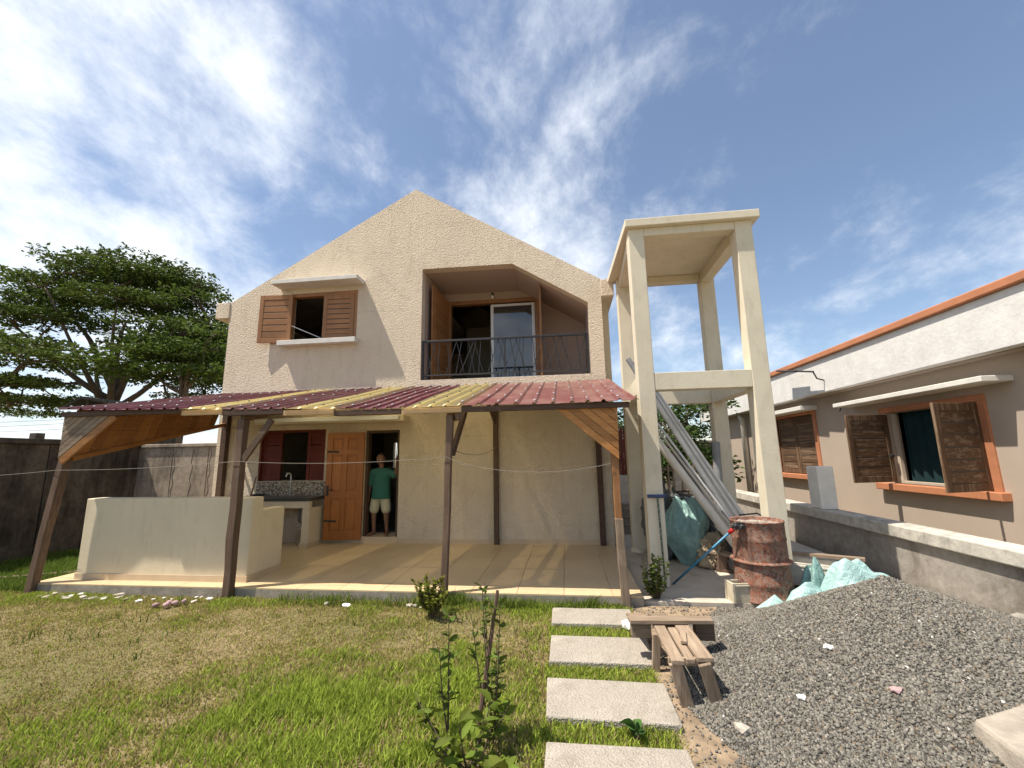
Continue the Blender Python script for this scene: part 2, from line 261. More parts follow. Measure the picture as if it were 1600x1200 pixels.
# ------------------------------------------------------------------ mesh helpers
ORG = {}
class MB:
    def __init__(s): s.v = []; s.f = []
    def add(s, vs, fs):
        o = len(s.v); s.v += [tuple(v) for v in vs]; s.f += [tuple(i+o for i in f) for f in fs]; return s
    def box(s, x0, x1, y0, y1, z0, z1):
        return s.add([(x0, y0, z0), (x1, y0, z0), (x1, y1, z0), (x0, y1, z0), (x0, y0, z1), (x1, y0, z1), (x1, y1, z1), (x0, y1, z1)],
                     [(0, 3, 2, 1), (4, 5, 6, 7), (0, 1, 5, 4), (1, 2, 6, 5), (2, 3, 7, 6), (3, 0, 4, 7)])
    def bar(s, p, q, w, h, side=None):
        p, q = Vector(p), Vector(q); d = (q-p).normalized()
        a = Vector(side).normalized() if side else (Vector((0, 0, 1)).cross(d) if abs(d.z) < 0.95 else Vector((1, 0, 0)).cross(d))
        a = (a - d*a.dot(d)).normalized(); b = d.cross(a); a = a*w/2; b = b*h/2
        vs = [p-a-b, p+a-b, p+a+b, p-a+b, q-a-b, q+a-b, q+a+b, q-a+b]
        return s.add(vs, [(0, 3, 2, 1), (4, 5, 6, 7), (0, 1, 5, 4), (1, 2, 6, 5), (2, 3, 7, 6), (3, 0, 4, 7)])
    def tube(s, pts, r, n=8, cap=True):
        pts = [Vector(p) for p in pts]; k = len(pts); rs = r if isinstance(r, (list, tuple)) else [r]*k
        t0 = (pts[1]-pts[0]).normalized(); a = t0.orthogonal().normalized(); vs = []; fs = []
        for i, p in enumerate(pts):
            t = (pts[min(i+1, k-1)]-pts[max(i-1, 0)]).normalized(); a = (a - t*a.dot(t)).normalized(); b = t.cross(a)
            for j in range(n):
                an = 2*math.pi*j/n; vs.append(p + (a*math.cos(an)+b*math.sin(an))*rs[i])
        for i in range(k-1):
            for j in range(n): fs.append((i*n+j, i*n+(j+1) % n, (i+1)*n+(j+1) % n, (i+1)*n+j))
        if cap: fs += [tuple(reversed(range(n))), tuple(range((k-1)*n, k*n))]
        return s.add(vs, fs)
    def poly(s, pts, ext):
        n = len(pts); e = Vector(ext); P = [Vector(p) for p in pts]; vs = P+[p+e for p in P]
        nrm = (P[1]-P[0]).cross(P[2]-P[0])
        fs = [tuple(range(n)), tuple(reversed(range(n, 2*n)))] + [(i, i+n, (i+1) % n+n, (i+1) % n) for i in range(n)]
        if nrm.dot(e) > 0: fs = [tuple(reversed(f)) for f in fs]
        return s.add(vs, fs)
    def plate(s, outer, holes, y0, y1):
        loops = [outer]+holes; flat = [p for l in loops for p in l]; n = len(flat)
        tris = tessellate_polygon([[Vector((p[0], p[1], 0)) for p in l] for l in loops])
        vs = [(p[0], y0, p[1]) for p in flat]+[(p[0], y1, p[1]) for p in flat]; fs = []
        for t in tris:
            a, b, c = (Vector(flat[i]) for i in t); ccw = (b-a).x*(c-a).y-(b-a).y*(c-a).x > 0
            t = tuple(t) if ccw else tuple(reversed(t)); fs.append(t); fs.append(tuple(i+n for i in reversed(t)))
        o = 0
        for l in loops:
            k = len(l); ar = sum(l[i][0]*l[(i+1) % k][1]-l[(i+1) % k][0]*l[i][1] for i in range(k))
            inner = l is not outer
            for i in range(k):
                q = (o+i, o+(i+1) % k, o+(i+1) % k+n, o+i+n)
                if (ar > 0) != inner: q = tuple(reversed(q))
                fs.append(q)
            o += k
        return s.add(vs, fs)
    def lathe(s, prof, c, n=32):
        vs = []; fs = []; k = len(prof)
        for r, z in prof:
            for j in range(n): an = 2*math.pi*j/n; vs.append((c[0]+r*math.cos(an), c[1]+r*math.sin(an), c[2]+z))
        for i in range(k-1):
            for j in range(n): fs.append((i*n+j, i*n+(j+1) % n, (i+1)*n+(j+1) % n, (i+1)*n+j))
        return s.add(vs, fs)
def B(*a): return MB().box(*a)
def mesh_of(name, mb, org):
    me = bpy.data.meshes.new(name); me.from_pydata([(v[0]-org[0], v[1]-org[1], v[2]-org[2]) for v in mb.v], [], mb.f); me.update(); return me
def tag(o, label=None, cat=None, group=None, kind=None):
    for k, v in (('label', label), ('category', cat), ('group', group), ('kind', kind)):
        if v: o[k] = v
    return o
def finish(o, mat, bev, smooth):
    o.data.materials.append(MATS[mat])
    if smooth:
        for p in o.data.polygons: p.use_smooth = True
    if bev:
        b = o.modifiers.new('bevel', 'BEVEL'); b.width = bev; b.segments = 2; b.limit_method = 'ANGLE'; b.angle_limit = math.radians(40)
    return o
def thing(name, loc, label, cat, group=None):
    o = bpy.data.objects.new(name, None); COL.objects.link(o); o.location = loc; o.empty_display_size = 0.1
    ORG[o.name] = Vector(loc); return tag(o, label, cat, group)
def part(name, mb, mat, parent, bev=0, smooth=False, label=None, kind=None):
    org = ORG[parent.name]; o = bpy.data.objects.new(name, mesh_of(name, mb, org)); COL.objects.link(o); o.parent = parent
    ORG[o.name] = org; finish(o, mat, bev, smooth); return tag(o, label, kind=kind)
def single(name, mb, mat, label=None, cat=None, group=None, kind=None, bev=0, smooth=False):
    xs = [v[0] for v in mb.v]; ys = [v[1] for v in mb.v]; zs = [v[2] for v in mb.v]
    org = Vector(((min(xs)+max(xs))/2, (min(ys)+max(ys))/2, min(zs)))
    if kind == 'structure': org = Vector((0, 0, 0))
    o = bpy.data.objects.new(name, mesh_of(name, mb, org)); COL.objects.link(o); o.location = org; ORG[o.name] = org
    finish(o, mat, bev, smooth); return tag(o, label, cat, group, kind)
def np_mesh(name, V, quads=None, tris=None, col=None, smooth=False):
    me = bpy.data.meshes.new(name); V = np.asarray(V, np.float32); me.vertices.add(len(V)); me.vertices.foreach_set('co', V.ravel())
    idx = []; st = []; tot = []; o = 0
    for F, k in ((quads, 4), (tris, 3)):
        if F is None or len(F) == 0: continue
        F = np.asarray(F, np.int32); idx.append(F.ravel()); st.append(o+np.arange(len(F))*k); tot.append(np.full(len(F), k)); o += F.size
    idx = np.concatenate(idx); st = np.concatenate(st).astype(np.int32); tot = np.concatenate(tot).astype(np.int32)
    me.loops.add(len(idx)); me.loops.foreach_set('vertex_index', idx); me.polygons.add(len(st)); me.polygons.foreach_set('loop_start', st); me.polygons.foreach_set('loop_total', tot)
    if smooth: me.polygons.foreach_set('use_smooth', np.ones(len(st), bool))
    me.update(calc_edges=True); me.validate()
    if col is not None:
        a = me.color_attributes.new('Col', 'FLOAT_COLOR', 'POINT'); c = np.ones((len(V), 4), np.float32); c[:, :3] = col; a.data.foreach_set('color', c.ravel())
    return me
def np_obj(name, me, mat, parent=None, org=None):
    o = bpy.data.objects.new(name, me); COL.objects.link(o); me.materials.append(MATS[mat])
    if parent is not None: o.parent = parent; ORG[o.name] = ORG[parent.name]
    return o
_G = rng.random((64, 64))
def vnoise(x, y, s):
    x = np.asarray(x)*s+17.3; y = np.asarray(y)*s+9.1; xi = np.floor(x).astype(int); yi = np.floor(y).astype(int); fx = x-xi; fy = y-yi
    fx = fx*fx*(3-2*fx); fy = fy*fy*(3-2*fy); g = lambda a, b: _G[a % 64, b % 64]
    return (g(xi, yi)*(1-fx)+g(xi+1, yi)*fx)*(1-fy)+(g(xi, yi+1)*(1-fx)+g(xi+1, yi+1)*fx)*fy
def fbm(x, y, s): return vnoise(x, y, s)*0.5+vnoise(x, y, s*2.1)*0.3+vnoise(x, y, s*4.3)*0.2

# ------------------------------------------------------------------ ground
XS = np.concatenate([np.linspace(-600, -14, 14), np.linspace(-13, 7, 121), np.linspace(9, 600, 14)]); YS = np.concatenate([np.linspace(-600, -3, 12), np.linspace(-2, 9, 80), np.linspace(10, 900, 16)])
gx, gy = np.meshgrid(XS, YS); near = np.exp(-((gx+3)/9)**2-((gy-3.5)/4)**2)
hz = (fbm(gx, gy, 0.9)-0.5)*0.07*near + (fbm(gx, gy, 3.5)-0.5)*0.02*near
hz = np.where((gy > 5.1) & (gx > -7.6), np.minimum(hz, 0.0)-0.01, hz); hz = np.where((gx > -0.6), np.minimum(hz, 0)-0.005, hz)
nx = len(XS); ny = len(YS); Q = []
ii = np.arange(nx*ny).reshape(ny, nx); Q = np.stack([ii[:-1, :-1], ii[:-1, 1:], ii[1:, 1:], ii[1:, :-1]], -1).reshape(-1, 4)
tag(np_obj('ground', np_mesh('ground', np.stack([gx, gy, hz], -1).reshape(-1, 3), Q, smooth=True), 'soil'), kind='structure')
def ground_z(x, y):
    near = np.exp(-((x+3)/9)**2-((y-3.5)/4)**2); return (fbm(x, y, 0.9)-0.5)*0.07*near+(fbm(x, y, 3.5)-0.5)*0.02*near

# patio with tiles
pat = single('patio', B(-7.35, 0.82, 5.30, 8.13, -0.05, 0.108), 'grout', kind='structure')
ed = part('patio_edge', B(-7.36, 0.83, 5.288, 5.30, -0.05, 0.106), 'rough_concrete', pat)
tx = [-7.35+0.56*i for i in range(16)]; ty = [5.285, 5.83, 6.39, 6.95, 7.51, 8.07]
tx = [x for x in tx if x < 0.82]+[0.835]; ty = ty+[8.128]
for i in range(len(tx)-1):
    for j in range(len(ty)-1):
        if tx[i+1]-tx[i] < 0.03: continue
        dz = random.uniform(-0.0008, 0.0008)
        part('tile', B(tx[i]+0.0025, tx[i+1]-0.0025, ty[j]+0.0025, ty[j+1]-0.0025, 0.1, 0.12+dz), 'patio_tile', pat, 0.002)
single('yard_slab', B(0.84, 4.25, 5.36, 16.0, -0.05, 0.045), 'yard_concrete', kind='structure')
single('sand_strip', MB().add([(0.60, 2.2, 0.006), (1.0, 2.2, 0.006), (1.25, 3.6, 0.006), (1.6, 4.6, 0.006), (2.1, 5.34, 0.006), (0.70, 5.34, 0.006), (0.64, 4.0, 0.006)], [tuple(range(7))]), 'sand', kind='structure')

# ------------------------------------------------------------------ house
F = 8.13
hs = thing('house', (-3.2, F, 0), 'two-storey cream stucco house with pointed gable, balcony and porch', 'house')
win = [(-5.87, 4.24), (-4.30, 4.24), (-4.30, 5.33), (-5.87, 5.33)]
bal = [(-2.87, 3.28), (0.57, 3.28), (0.57, 4.74), (-0.94, 5.68), (-2.87, 5.70)]
kw = [(-6.30, 1.31), (-4.85, 1.31), (-4.85, 2.34), (-6.30, 2.34)]
dr = [(-3.98, 0.22), (-3.27, 0.22), (-3.27, 2.29), (-3.98, 2.29)]
part('front_wall', MB().plate([(-7.30, 0.0), (0.84, 0.0), (0.84, 5.22), (-3.06, 7.60), (-7.30, 5.22)], [win, bal, kw, dr], F, F+0.22), 'stucco_cream', hs)
for x0, x1 in ((-7.29, -7.09), (0.63, 0.83)): part('side_wall', B(x0, x1, F+0.22, 15.0, 0, 5.2), 'stucco_cream', hs)
part('back_wall', MB().plate([(-7.30, 0.0), (0.84, 0.0), (0.84, 5.22), (-3.06, 7.60), (-7.30, 5.22)], [[(-6.26, 1.38), (-5.66, 1.38), (-5.66, 2.3), (-6.26, 2.3)]], 15.0, 15.2), 'stucco_cream', hs)
for sx in (-1, 1):
    xe = -7.3 if sx < 0 else 0.84
    part('roof', MB().poly([(-3.06, F+0.16, 7.50), (xe, F+0.16, 5.13), (xe, F+0.16, 5.01), (-3.06, F+0.16, 7.38)], (0, 7.0, 0)), 'roofing', hs)
part('gutter', B(-7.64, -7.302, F-0.02, 15.3, 4.86, 5.23), 'stucco_cream', hs, 0.015)
part('gutter', B(0.842, 1.09, F-0.02, 15.3, 4.84, 5.2), 'stucco_cream', hs, 0.015)
part('pilaster', B(0.84, 1.0, F+0.35, F+0.75, 0.05, 4.84), 'smooth_cream', hs)
part('baseboard', B(-3.27, 0.83, F-0.012, F, 0.12, 0.2), 'base_tile', hs)
part('baseboard', B(-4.80, -3.98, F-0.012, F, 0.12, 0.2), 'base_tile', hs)
part('door_sill', B(-4.0, -3.25, F-0.03, F+0.5, 0.1, 0.235), 'base_tile', hs, 0.006)
# interior floors and partitions
part('ground_floor', B(-7.09, 0.63, F+0.22, 15.0, 0.05, 0.2), 'room_paint', hs)
part('upper_floor', B(-7.09, 0.63, F+0.22, 15.0, 2.95, 3.22), 'room_paint', hs)
part('attic_floor', B(-6.2, -3.0, F+0.22, 15.0, 5.55, 5.65), 'room_paint', hs)
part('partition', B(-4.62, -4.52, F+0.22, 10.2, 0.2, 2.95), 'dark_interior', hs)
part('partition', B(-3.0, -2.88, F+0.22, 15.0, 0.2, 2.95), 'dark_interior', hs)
# loggia
LB = 9.62
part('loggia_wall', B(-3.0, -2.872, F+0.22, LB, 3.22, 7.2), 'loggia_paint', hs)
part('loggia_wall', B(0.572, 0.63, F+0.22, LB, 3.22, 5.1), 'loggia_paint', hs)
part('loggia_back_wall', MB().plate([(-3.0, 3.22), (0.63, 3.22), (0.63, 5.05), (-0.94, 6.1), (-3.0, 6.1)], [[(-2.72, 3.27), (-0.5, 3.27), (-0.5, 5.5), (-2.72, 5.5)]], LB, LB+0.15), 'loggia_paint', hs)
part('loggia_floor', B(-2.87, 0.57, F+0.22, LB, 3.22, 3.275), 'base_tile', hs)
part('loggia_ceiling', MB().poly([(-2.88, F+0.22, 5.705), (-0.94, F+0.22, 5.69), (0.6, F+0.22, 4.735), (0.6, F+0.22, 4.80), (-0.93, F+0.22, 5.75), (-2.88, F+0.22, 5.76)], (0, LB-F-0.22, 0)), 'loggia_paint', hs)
part('room_wall', B(-2.9, -0.3, 12.4, 12.5, 3.22, 5.7), 'room_paint', hs)
fr = part('balcony_door_frame', MB().box(-2.72, -2.64, LB-0.03, LB+0.12, 3.275, 5.5).box(-0.58, -0.5, LB-0.03, LB+0.12, 3.275, 5.5).box(-2.64, -0.58, LB-0.03, LB+0.12, 5.41, 5.5), 'shutter_wood_z', hs, 0.006)
gl = part('sliding_panel', MB().box(-1.66, -1.59, LB+0.01, LB+0.05, 3.29, 5.38).box(-0.66, -0.59, LB+0.01, LB+0.05, 3.29, 5.38).box(-1.59, -0.66, LB+0.01, LB+0.05, 5.32, 5.38).box(-1.59, -0.66, LB+0.01, LB+0.05, 3.29, 3.36), 'alu', hs, 0.004)
part('pane', B(-1.59, -0.66, LB+0.026, LB+0.034, 3.36, 5.32), 'glass', gl)
lf = part('balcony_shutter', MB().bar((-2.77, 8.52, 4.4), (-2.70, LB-0.03, 4.4), 0.035, 2.2), 'shutter_wood_z', hs, 0.005)
for k in range(7): part('slat', MB().bar((-2.742, 8.64, 3.55+k*0.28), (-2.682, LB-0.14, 3.55+k*0.28), 0.022, 0.2), 'shutter_wood_y', lf, 0.004)
lf = part('balcony_shutter', MB().bar((-0.40, 8.50, 4.34), (-0.47, LB-0.03, 4.34), 0.035, 2.1), 'shutter_wood_z', hs, 0.005)
for k in range(7): part('slat', MB().bar((-0.422, 8.62, 3.5+k*0.27), (-0.492, LB-0.14, 3.5+k*0.27), 0.022, 0.19), 'shutter_wood_y', lf, 0.004)
lp = part('ceiling_lamp', MB().tube([(-1.6, LB, 5.63), (-1.6, LB-0.05, 5.63), (-1.6, LB-0.07, 5.60)], 0.03, 10), 'iron', hs, smooth=True)
part('bulb', MB().lathe([(0.0, -0.09), (0.02, -0.085), (0.03, -0.06), (0.025, -0.03), (0.015, 0)], (-1.6, LB-0.07, 5.59), 12), 'white_metal', lp, smooth=True)
# railing
rl = part('railing', MB().box(-2.86, 0.56, F+0.04, F+0.08, 4.085, 4.125).box(-2.86, 0.56, F+0.045, F+0.075, 3.37, 3.395), 'rail_black', hs, 0.003)
for x in (-2.84, -1.13, 0.54): part('railing_post', B(x-0.018, x+0.018, F+0.042, F+0.078, 3.28, 4.086), 'rail_black', rl)
bx = -2.74; k = 0
while bx < 0.5:
    tx_ = bx+[0.16, -0.13, 0.05, -0.2, 0.22, -0.06, 0.12, 0.3, -0.17][k % 9]
    tx_ = min(max(tx_, -2.8), 0.5)
    part('railing_rod', MB().tube([(bx, F+0.06, 3.39), (tx_, F+0.06, 4.09)], 0.0085, 6), 'rail_black', rl); bx += [0.09, 0.12, 0.08, 0.1][k % 4]; k += 1
part('balcony_kerb', B(-2.868, 0.568, F+0.003, F+0.22, 3.22, 3.285), 'slab_white', hs)
# upper window
part('window_slab', B(-6.10, -4.16, 7.78, F, 5.44, 5.53), 'slab_white', hs, 0.008)
part('window_sill', B(-6.0, -4.24, 7.97, F+0.1, 4.135, 4.24), 'slab_white', hs, 0.008)
wf = part('window', MB().box(-5.87, -5.81, F-0.005, F+0.12, 4.24, 5.33).box(-4.36, -4.30, F-0.005, F+0.12, 4.24, 5.33).box(-5.81, -4.36, F-0.005, F+0.12, 5.25, 5.33), 'shutter_wood_z', hs, 0.005)
part('sash', MB().box(-5.16, -5.10, F+0.13, F+0.17, 4.25, 5.25).box(-4.40, -4.36, F+0.13, F+0.17, 4.25, 5.25), 'alu', wf)
part('pane', B(-5.10, -4.40, F+0.146, F+0.154, 4.25, 5.25), 'glass', wf)
def shutter(P0, P1, z0, z1, parent, mats, nsl=6, out=0.0, name='shutter', th=0.035, label=None, st=0.09):
    """leaf from hinge P0 to free end P1 (xy), frame as one mesh and each slat a child"""
    a = Vector((*P0, 0)); b = Vector((*P1, 0)); d = (b-a).normalized(); w = (b-a).length; n = Vector((d.y, -d.x, 0))
    mb = MB()
    def pt(u, z): return a+d*u+Vector((0, 0, z))
    mb.bar(pt(st/2, z0), pt(st/2, z1), st, th, d).bar(pt(w-st/2, z0), pt(w-st/2, z1), st, th, d)
    mb.bar(pt(st, z0+st*0.6), pt(w-st, z0+st*0.6), th, st*1.2).bar(pt(st, z1-st*0.6), pt(w-st, z1-st*0.6), th, st*1.2)
    o = part(name, mb, mats+'_z', parent, 0.005, label=label); zb = z0+st*1.2; zt = z1-st*1.2; hh = (zt-zb)/nsl
    for i in range(nsl):
        zc = zb+hh*(i+0.5); p = pt(st, zc); q = pt(w-st, zc)
        part('slat', MB().bar(p, q, th*0.62+random.uniform(-.002, .004), hh-0.02), mats+'_x' if abs(d.x) > abs(d.y) else mats+'_y', o, 0.004)
    # backing
    part('panel', MB().bar(pt(st*0.9, (z0+z1)/2), pt(w-st*0.9, (z0+z1)/2), th*0.12, zt-zb), 'dark_interior', o)
    return o
shutter((-5.78, F-0.03), (-6.50, F-0.10), 4.22, 5.30, hs, 'shutter_wood', 6)
shutter((-4.37, F+0.015), (-5.05, F-0.035), 4.25, 5.25, hs, 'shutter_wood', 7)
part('stay_rod', MB().tube([(-5.83, F-0.03, 4.62), (-5.13, F+0.05, 4.31)], 0.009, 6), 'alu', wf)
# kitchen window: dark red folding leaves
kf = part('kitchen_window', MB().box(-6.30, -6.26, F+0.002, F+0.12, 1.31, 2.34).box(-4.89, -4.85, F+0.002, F+0.12, 1.31, 2.34).box(-6.26, -4.89, F+0.002, F+0.12, 2.29, 2.34), 'red_wood', hs, 0.004)
for a, b in ((-6.26, -5.84), (-5.27, -4.89)):
    lf = part('shutter', MB().box(a, a+0.07, F+0.05, F+0.085, 1.32, 2.29).box(b-0.07, b, F+0.05, F+0.085, 1.32, 2.29).box(a+0.07, b-0.07, F+0.05, F+0.085, 2.2, 2.29).box(a+0.07, b-0.07, F+0.05, F+0.085, 1.80, 1.88).box(a+0.07, b-0.07, F+0.05, F+0.085, 1.32, 1.42), 'red_wood', hs, 0.004)
    for z0, z1 in ((1.42, 1.80), (1.88, 2.02), (2.035, 2.2)): part('panel', B(a+0.07, b-0.07, F+0.06, F+0.078, z0, z1), 'red_wood', lf, 0.006)
part('door_slab', B(-6.70, -3.07, 7.80, F, 2.44, 2.56), 'smooth_cream', hs, 0.006)
part('conduit', MB().box(-6.15, -4.75, 7.72, 7.795, 2.47, 2.545).box(-4.745, -3.15, 7.72, 7.795, 2.465, 2.54), 'white_metal', hs, 0.004)
# door
part('door_frame', MB().box(-3.98, -3.93, F+0.02, F+0.16, 0.235, 2.29).box(-3.32, -3.27, F+0.02, F+0.16, 0.235, 2.29).box(-3.93, -3.32, F+0.02, F+0.16, 2.24, 2.29), 'dark_beam', hs, 0.004)
D0 = Vector((-3.985, F-0.035, 0)); D1 = Vector((-4.71, F-0.135, 0)); dd = (D1-D0).normalized(); dw = (D1-D0).length; dn = Vector((-dd.y, dd.x, 0)).normalized()
if dn.y > 0: dn = -dn
def dp(u, z, o=0): return D0+dd*u+dn*o+Vector((0, 0, z))
mb = MB()
for u in (0.055, dw-0.055): mb.bar(dp(u, 0.19), dp(u, 2.25), 0.11, 0.06, dd)
mb.bar(dp(dw/2, 0.19), dp(dw/2, 2.25), 0.08, 0.058, dd)
for z, h in ((0.27, 0.16), (1.03, 0.12), (1.86, 0.10), (2.19, 0.12)): mb.bar(dp(0.11, z), dp(dw-0.11, z), 0.056, h)
door = part('door', mb, 'door_wood_z', hs, 0.004)
for z0, z1 in ((0.35, 0.97), (1.09, 1.81), (1.91, 2.13)):
    for u0, u1 in ((0.11, dw/2-0.04), (dw/2+0.04, dw-0.11)):
        part('panel', MB().bar(dp((u0+u1)/2, z0), dp((u0+u1)/2, z1), u1-u0, 0.008, dd), 'door_wood_z', door)
        part('raised_panel', MB().bar(dp((u0+u1)/2, z0+0.035, .004), dp((u0+u1)/2, z1-0.035, .004), u1-u0-0.07, 0.026, dd), 'door_wood_z', door, 0.008)
part('door_handle', MB().bar(dp(dw-0.05, 1.02, 0.028), dp(dw-0.05, 1.22, 0.028), 0.045, 0.014, dd).tube([dp(dw-0.05, 1.14, 0.03), dp(dw-0.05, 1.14, 0.075), dp(dw-0.17, 1.14, 0.075)], 0.011, 8), 'iron', door, smooth=False)
for z in (1.88, 0.55): part('hinge_strap', MB().bar(dp(dw-0.005, z, 0.03), dp(dw-0.24, z-0.01, 0.03), 0.012, 0.035), 'iron', door, 0.003)
# back window grille seen through the door
for k in range(5): part('window_bar', MB().tube([(-6.2+k*0.12, 15.1, 1.38), (-6.2+k*0.12+0.04*(-1)**k, 15.1, 2.3)], 0.012, 6), 'iron', hs)

# ------------------------------------------------------------------ bar counter and sink counter on the patio
bar = thing('bar_counter', (-5.6, 5.85, 0.12), 'cream plastered bar wall with stepped end at the front of the porch', 'counter')
part('front_wall', B(-6.93, -4.30, 5.50, 5.72, 0.12, 1.22), 'smooth_cream', bar, 0.012)
part('return_wall', B(-4.48, -4.302, 5.722, 6.20, 0.12, 1.03), 'smooth_cream', bar, 0.01)
part('return_wall', B(-6.93, -6.75, 5.722, 8.0, 0.12, 1.02), 'smooth_cream', bar, 0.01)
part('worktop', B(-6.75, -4.482, 5.722, 6.12, 0.93, 1.0), 'smooth_cream', bar, 0.008)
part('baseboard', MB().box(-6.94, -4.29, 5.489, 5.499, 0.12, 0.2), 'base_tile', bar)
part('baseboard', MB().box(-4.299, -4.289, 5.5, 6.205, 0.12, 0.2), 'base_tile', bar)
sk = thing('sink_counter', (-5.6, 7.85, 0.12), 'plastered kitchen counter with dark top and mosaic splashback beside the open door', 'counter')
part('worktop', B(-6.72, -4.78, 7.60, F-0.014, 0.96, 1.02), 'granite', sk, 0.006)
part('apron', B(-6.72, -4.79, 7.62, 7.70, 0.83, 0.958), 'smooth_cream', sk, 0.005)
part('side_panel', B(-4.93, -4.79, 7.62, F-0.014, 0.12, 0.828), 'smooth_cream', sk, 0.006)
part('plinth', B(-4.95, -4.777, 7.60, F-0.014, 0.12, 0.2), 'base_tile', sk, 0.004)
part('divider', B(-5.95, -5.85, 7.72, F-0.014, 0.12, 0.828), 'smooth_cream', sk)
part('splashback', B(-6.3, -4.80, F-0.012, F-0.002, 1.02, 1.30), 'mosaic', sk)
tp = part('tap', MB().tube([(-5.5, 8.05, 1.02), (-5.5, 8.05, 1.42), (-5.5, 8.0, 1.47), (-5.5, 7.92, 1.46), (-5.5, 7.89, 1.40)], 0.012, 8), 'white_metal', sk, smooth=True)
part('drain_pipe', MB().tube([(-5.2, 7.95, 0.82), (-5.2, 7.95, 0.55), (-5.2, 8.05, 0.5), (-5.2, 8.1, 0.3)], 0.025, 8), 'pvc_grey', sk, smooth=True)
single('bucket', MB().lathe([(0.0, 0.0), (0.10, 0.0), (0.13, 0.30), (0.14, 0.30), (0.14, 0.315), (0.125, 0.315), (0.095, 0.01)], (-5.08, 7.9, 0.12), 20), 'dirty_white', 'small off-white bucket standing under the sink counter', 'bucket', smooth=True)
pn = thing('frying_pan', (-6.05, 7.85, 1.02), 'black frying pan lying on the dark sink counter top', 'pan')
part('bowl', MB().lathe([(0.0, 0.004), (0.10, 0.004), (0.135, 0.05), (0.13, 0.052), (0.098, 0.012), (0, 0.012)], (-6.05, 7.85, 1.02), 20), 'iron', pn, smooth=True)
part('handle', MB().bar((-5.92, 7.83, 1.062), (-5.74, 7.78, 1.075), 0.022, 0.012), 'iron', pn, 0.003)
single('stick', MB().tube([(-4.60, 5.78, 1.03), (-4.45, 5.72, 1.5)], [0.014, 0.01], 7), 'post_wood_z', 'thin brown stick leaning up from behind the bar wall', 'stick')

# ------------------------------------------------------------------ porch canopy
cp = thing('porch_canopy', (-3.2, 6.7, 0), 'timber porch canopy with maroon and yellow ribbed metal roofing sheets', 'canopy')
YF, YB = 5.16, 8.115
def rz(x, y):
    t = (y-YF)/(YB-YF); zf = 2.36+0.13*min(max((-x-2.5)/4.5, 0), 1); return zf+(3.14-zf)*t
sheets = [(-7.22, -6.25, 'sheet_maroon'), (-6.25, -5.28, 'sheet_maroon'), (-5.28, -4.67, 'sheet_yellow'), (-4.67, -3.72, 'sheet_maroon'), (-3.72, -3.01, 'sheet_yellow'), (-3.01, -2.08, 'sheet_maroon'), (-2.08, -1.31, 'sheet_yellow'), (-1.31, -0.60, 'sheet_faded'), (-0.60, 0.10, 'sheet_faded'), (0.10, 0.86, 'sheet_faded')]
for si, (a, b, mt) in enumerate(sheets):
    prof = []; n = max(3, round((b-a)/0.205)); p = (b-a)/n; x = a
    for k in range(n):
        x = a+k*p; prof += [(x, 0.028), (x+0.022, 0.028), (x+0.042, 0), (x+p*0.55, 0.003), (x+p-0.022, 0.0)]
    prof += [(b, 0.028), (b+0.024, 0.028), (b+0.05, 0.001)]
    ny_ = 9; vs = []; fs = []; dzs = (si % 2)*0.003; yo = random.uniform(-0.03, 0.02)
    for j in range(ny_):
        y = YF+yo+(YB-YF-yo)*j/(ny_-1)
        for (xx, zz_) in prof: vs.append((xx, y, rz(xx, y)+zz_+dzs+0.006*math.sin(xx*3.1+y*2.3)))
    m_ = len(prof)
    for j in range(ny_-1):
        for i in range(m_-1): fs.append((j*m_+i, j*m_+i+1, (j+1)*m_+i+1, (j+1)*m_+i))
    o = part('roof_sheet', MB().add(vs, fs), mt, cp, label={'sheet_maroon': 'maroon roofing sheet', 'sheet_yellow': 'yellow roofing sheet', 'sheet_faded': 'faded red roofing sheet'}[mt])
    if mt != 'sheet_yellow': sd = o.modifiers.new('thick', 'SOLIDIFY'); sd.thickness = 0.004
    sc_ = MB()
    for k in range(n):
        for yy in (5.32, 5.95, 6.7, 7.45, 8.0):
            if random.random() < 0.12: continue
            xx = a+k*p+0.011; zb_ = rz(xx, yy)+0.03+dzs+0.006*math.sin(xx*3.1+yy*2.3); sc_.lathe([(0.016, 0), (0.015, 0.007), (0.006, 0.012), (0, 0.013)], (xx, yy, zb_), 7)
    part('roof_screws', sc_, 'iron' if mt == 'sheet_yellow' else 'alu', o, kind='stuff')
# front beam in lengths
for a, b, mt in ((-7.18, -5.25, 'dark_beam'), (-5.25, -4.62, 'pale_beam'), (-4.62, -3.72, 'dark_beam'), (-3.72, -3.0, 'pale_beam'), (-3.0, -2.08, 'dark_beam'), (-2.08, -1.28, 'pale_beam'), (-1.28, 0.80, 'dark_beam')):
    z1 = rz((a+b)/2, 5.2)-0.016; part('front_beam', B(a+0.002, b-0.002, 5.18+random.uniform(0, .01), 5.24, z1-0.068, z1), mt, cp, 0.005)
for y in (6.0, 6.75, 7.5, 8.05):
    part('purlin', MB().bar((-7.15, y, rz(-7.15, y)-0.055), (-3.0, y, rz(-3.0, y)-0.055), 0.05, 0.08).bar((-2.98, y, rz(-3.0, y)-0.055), (0.8, y, rz(0.8, y)-0.055), 0.05, 0.08), 'post_wood_x', cp)
for x in (-7.02, -4.37, -1.46, 0.58):
    part('rafter', MB().bar((x, 5.26, rz(x, 5.26)-0.14), (x, 8.1, rz(x, 8.1)-0.14), 0.06, 0.09), 'post_wood_y', cp)
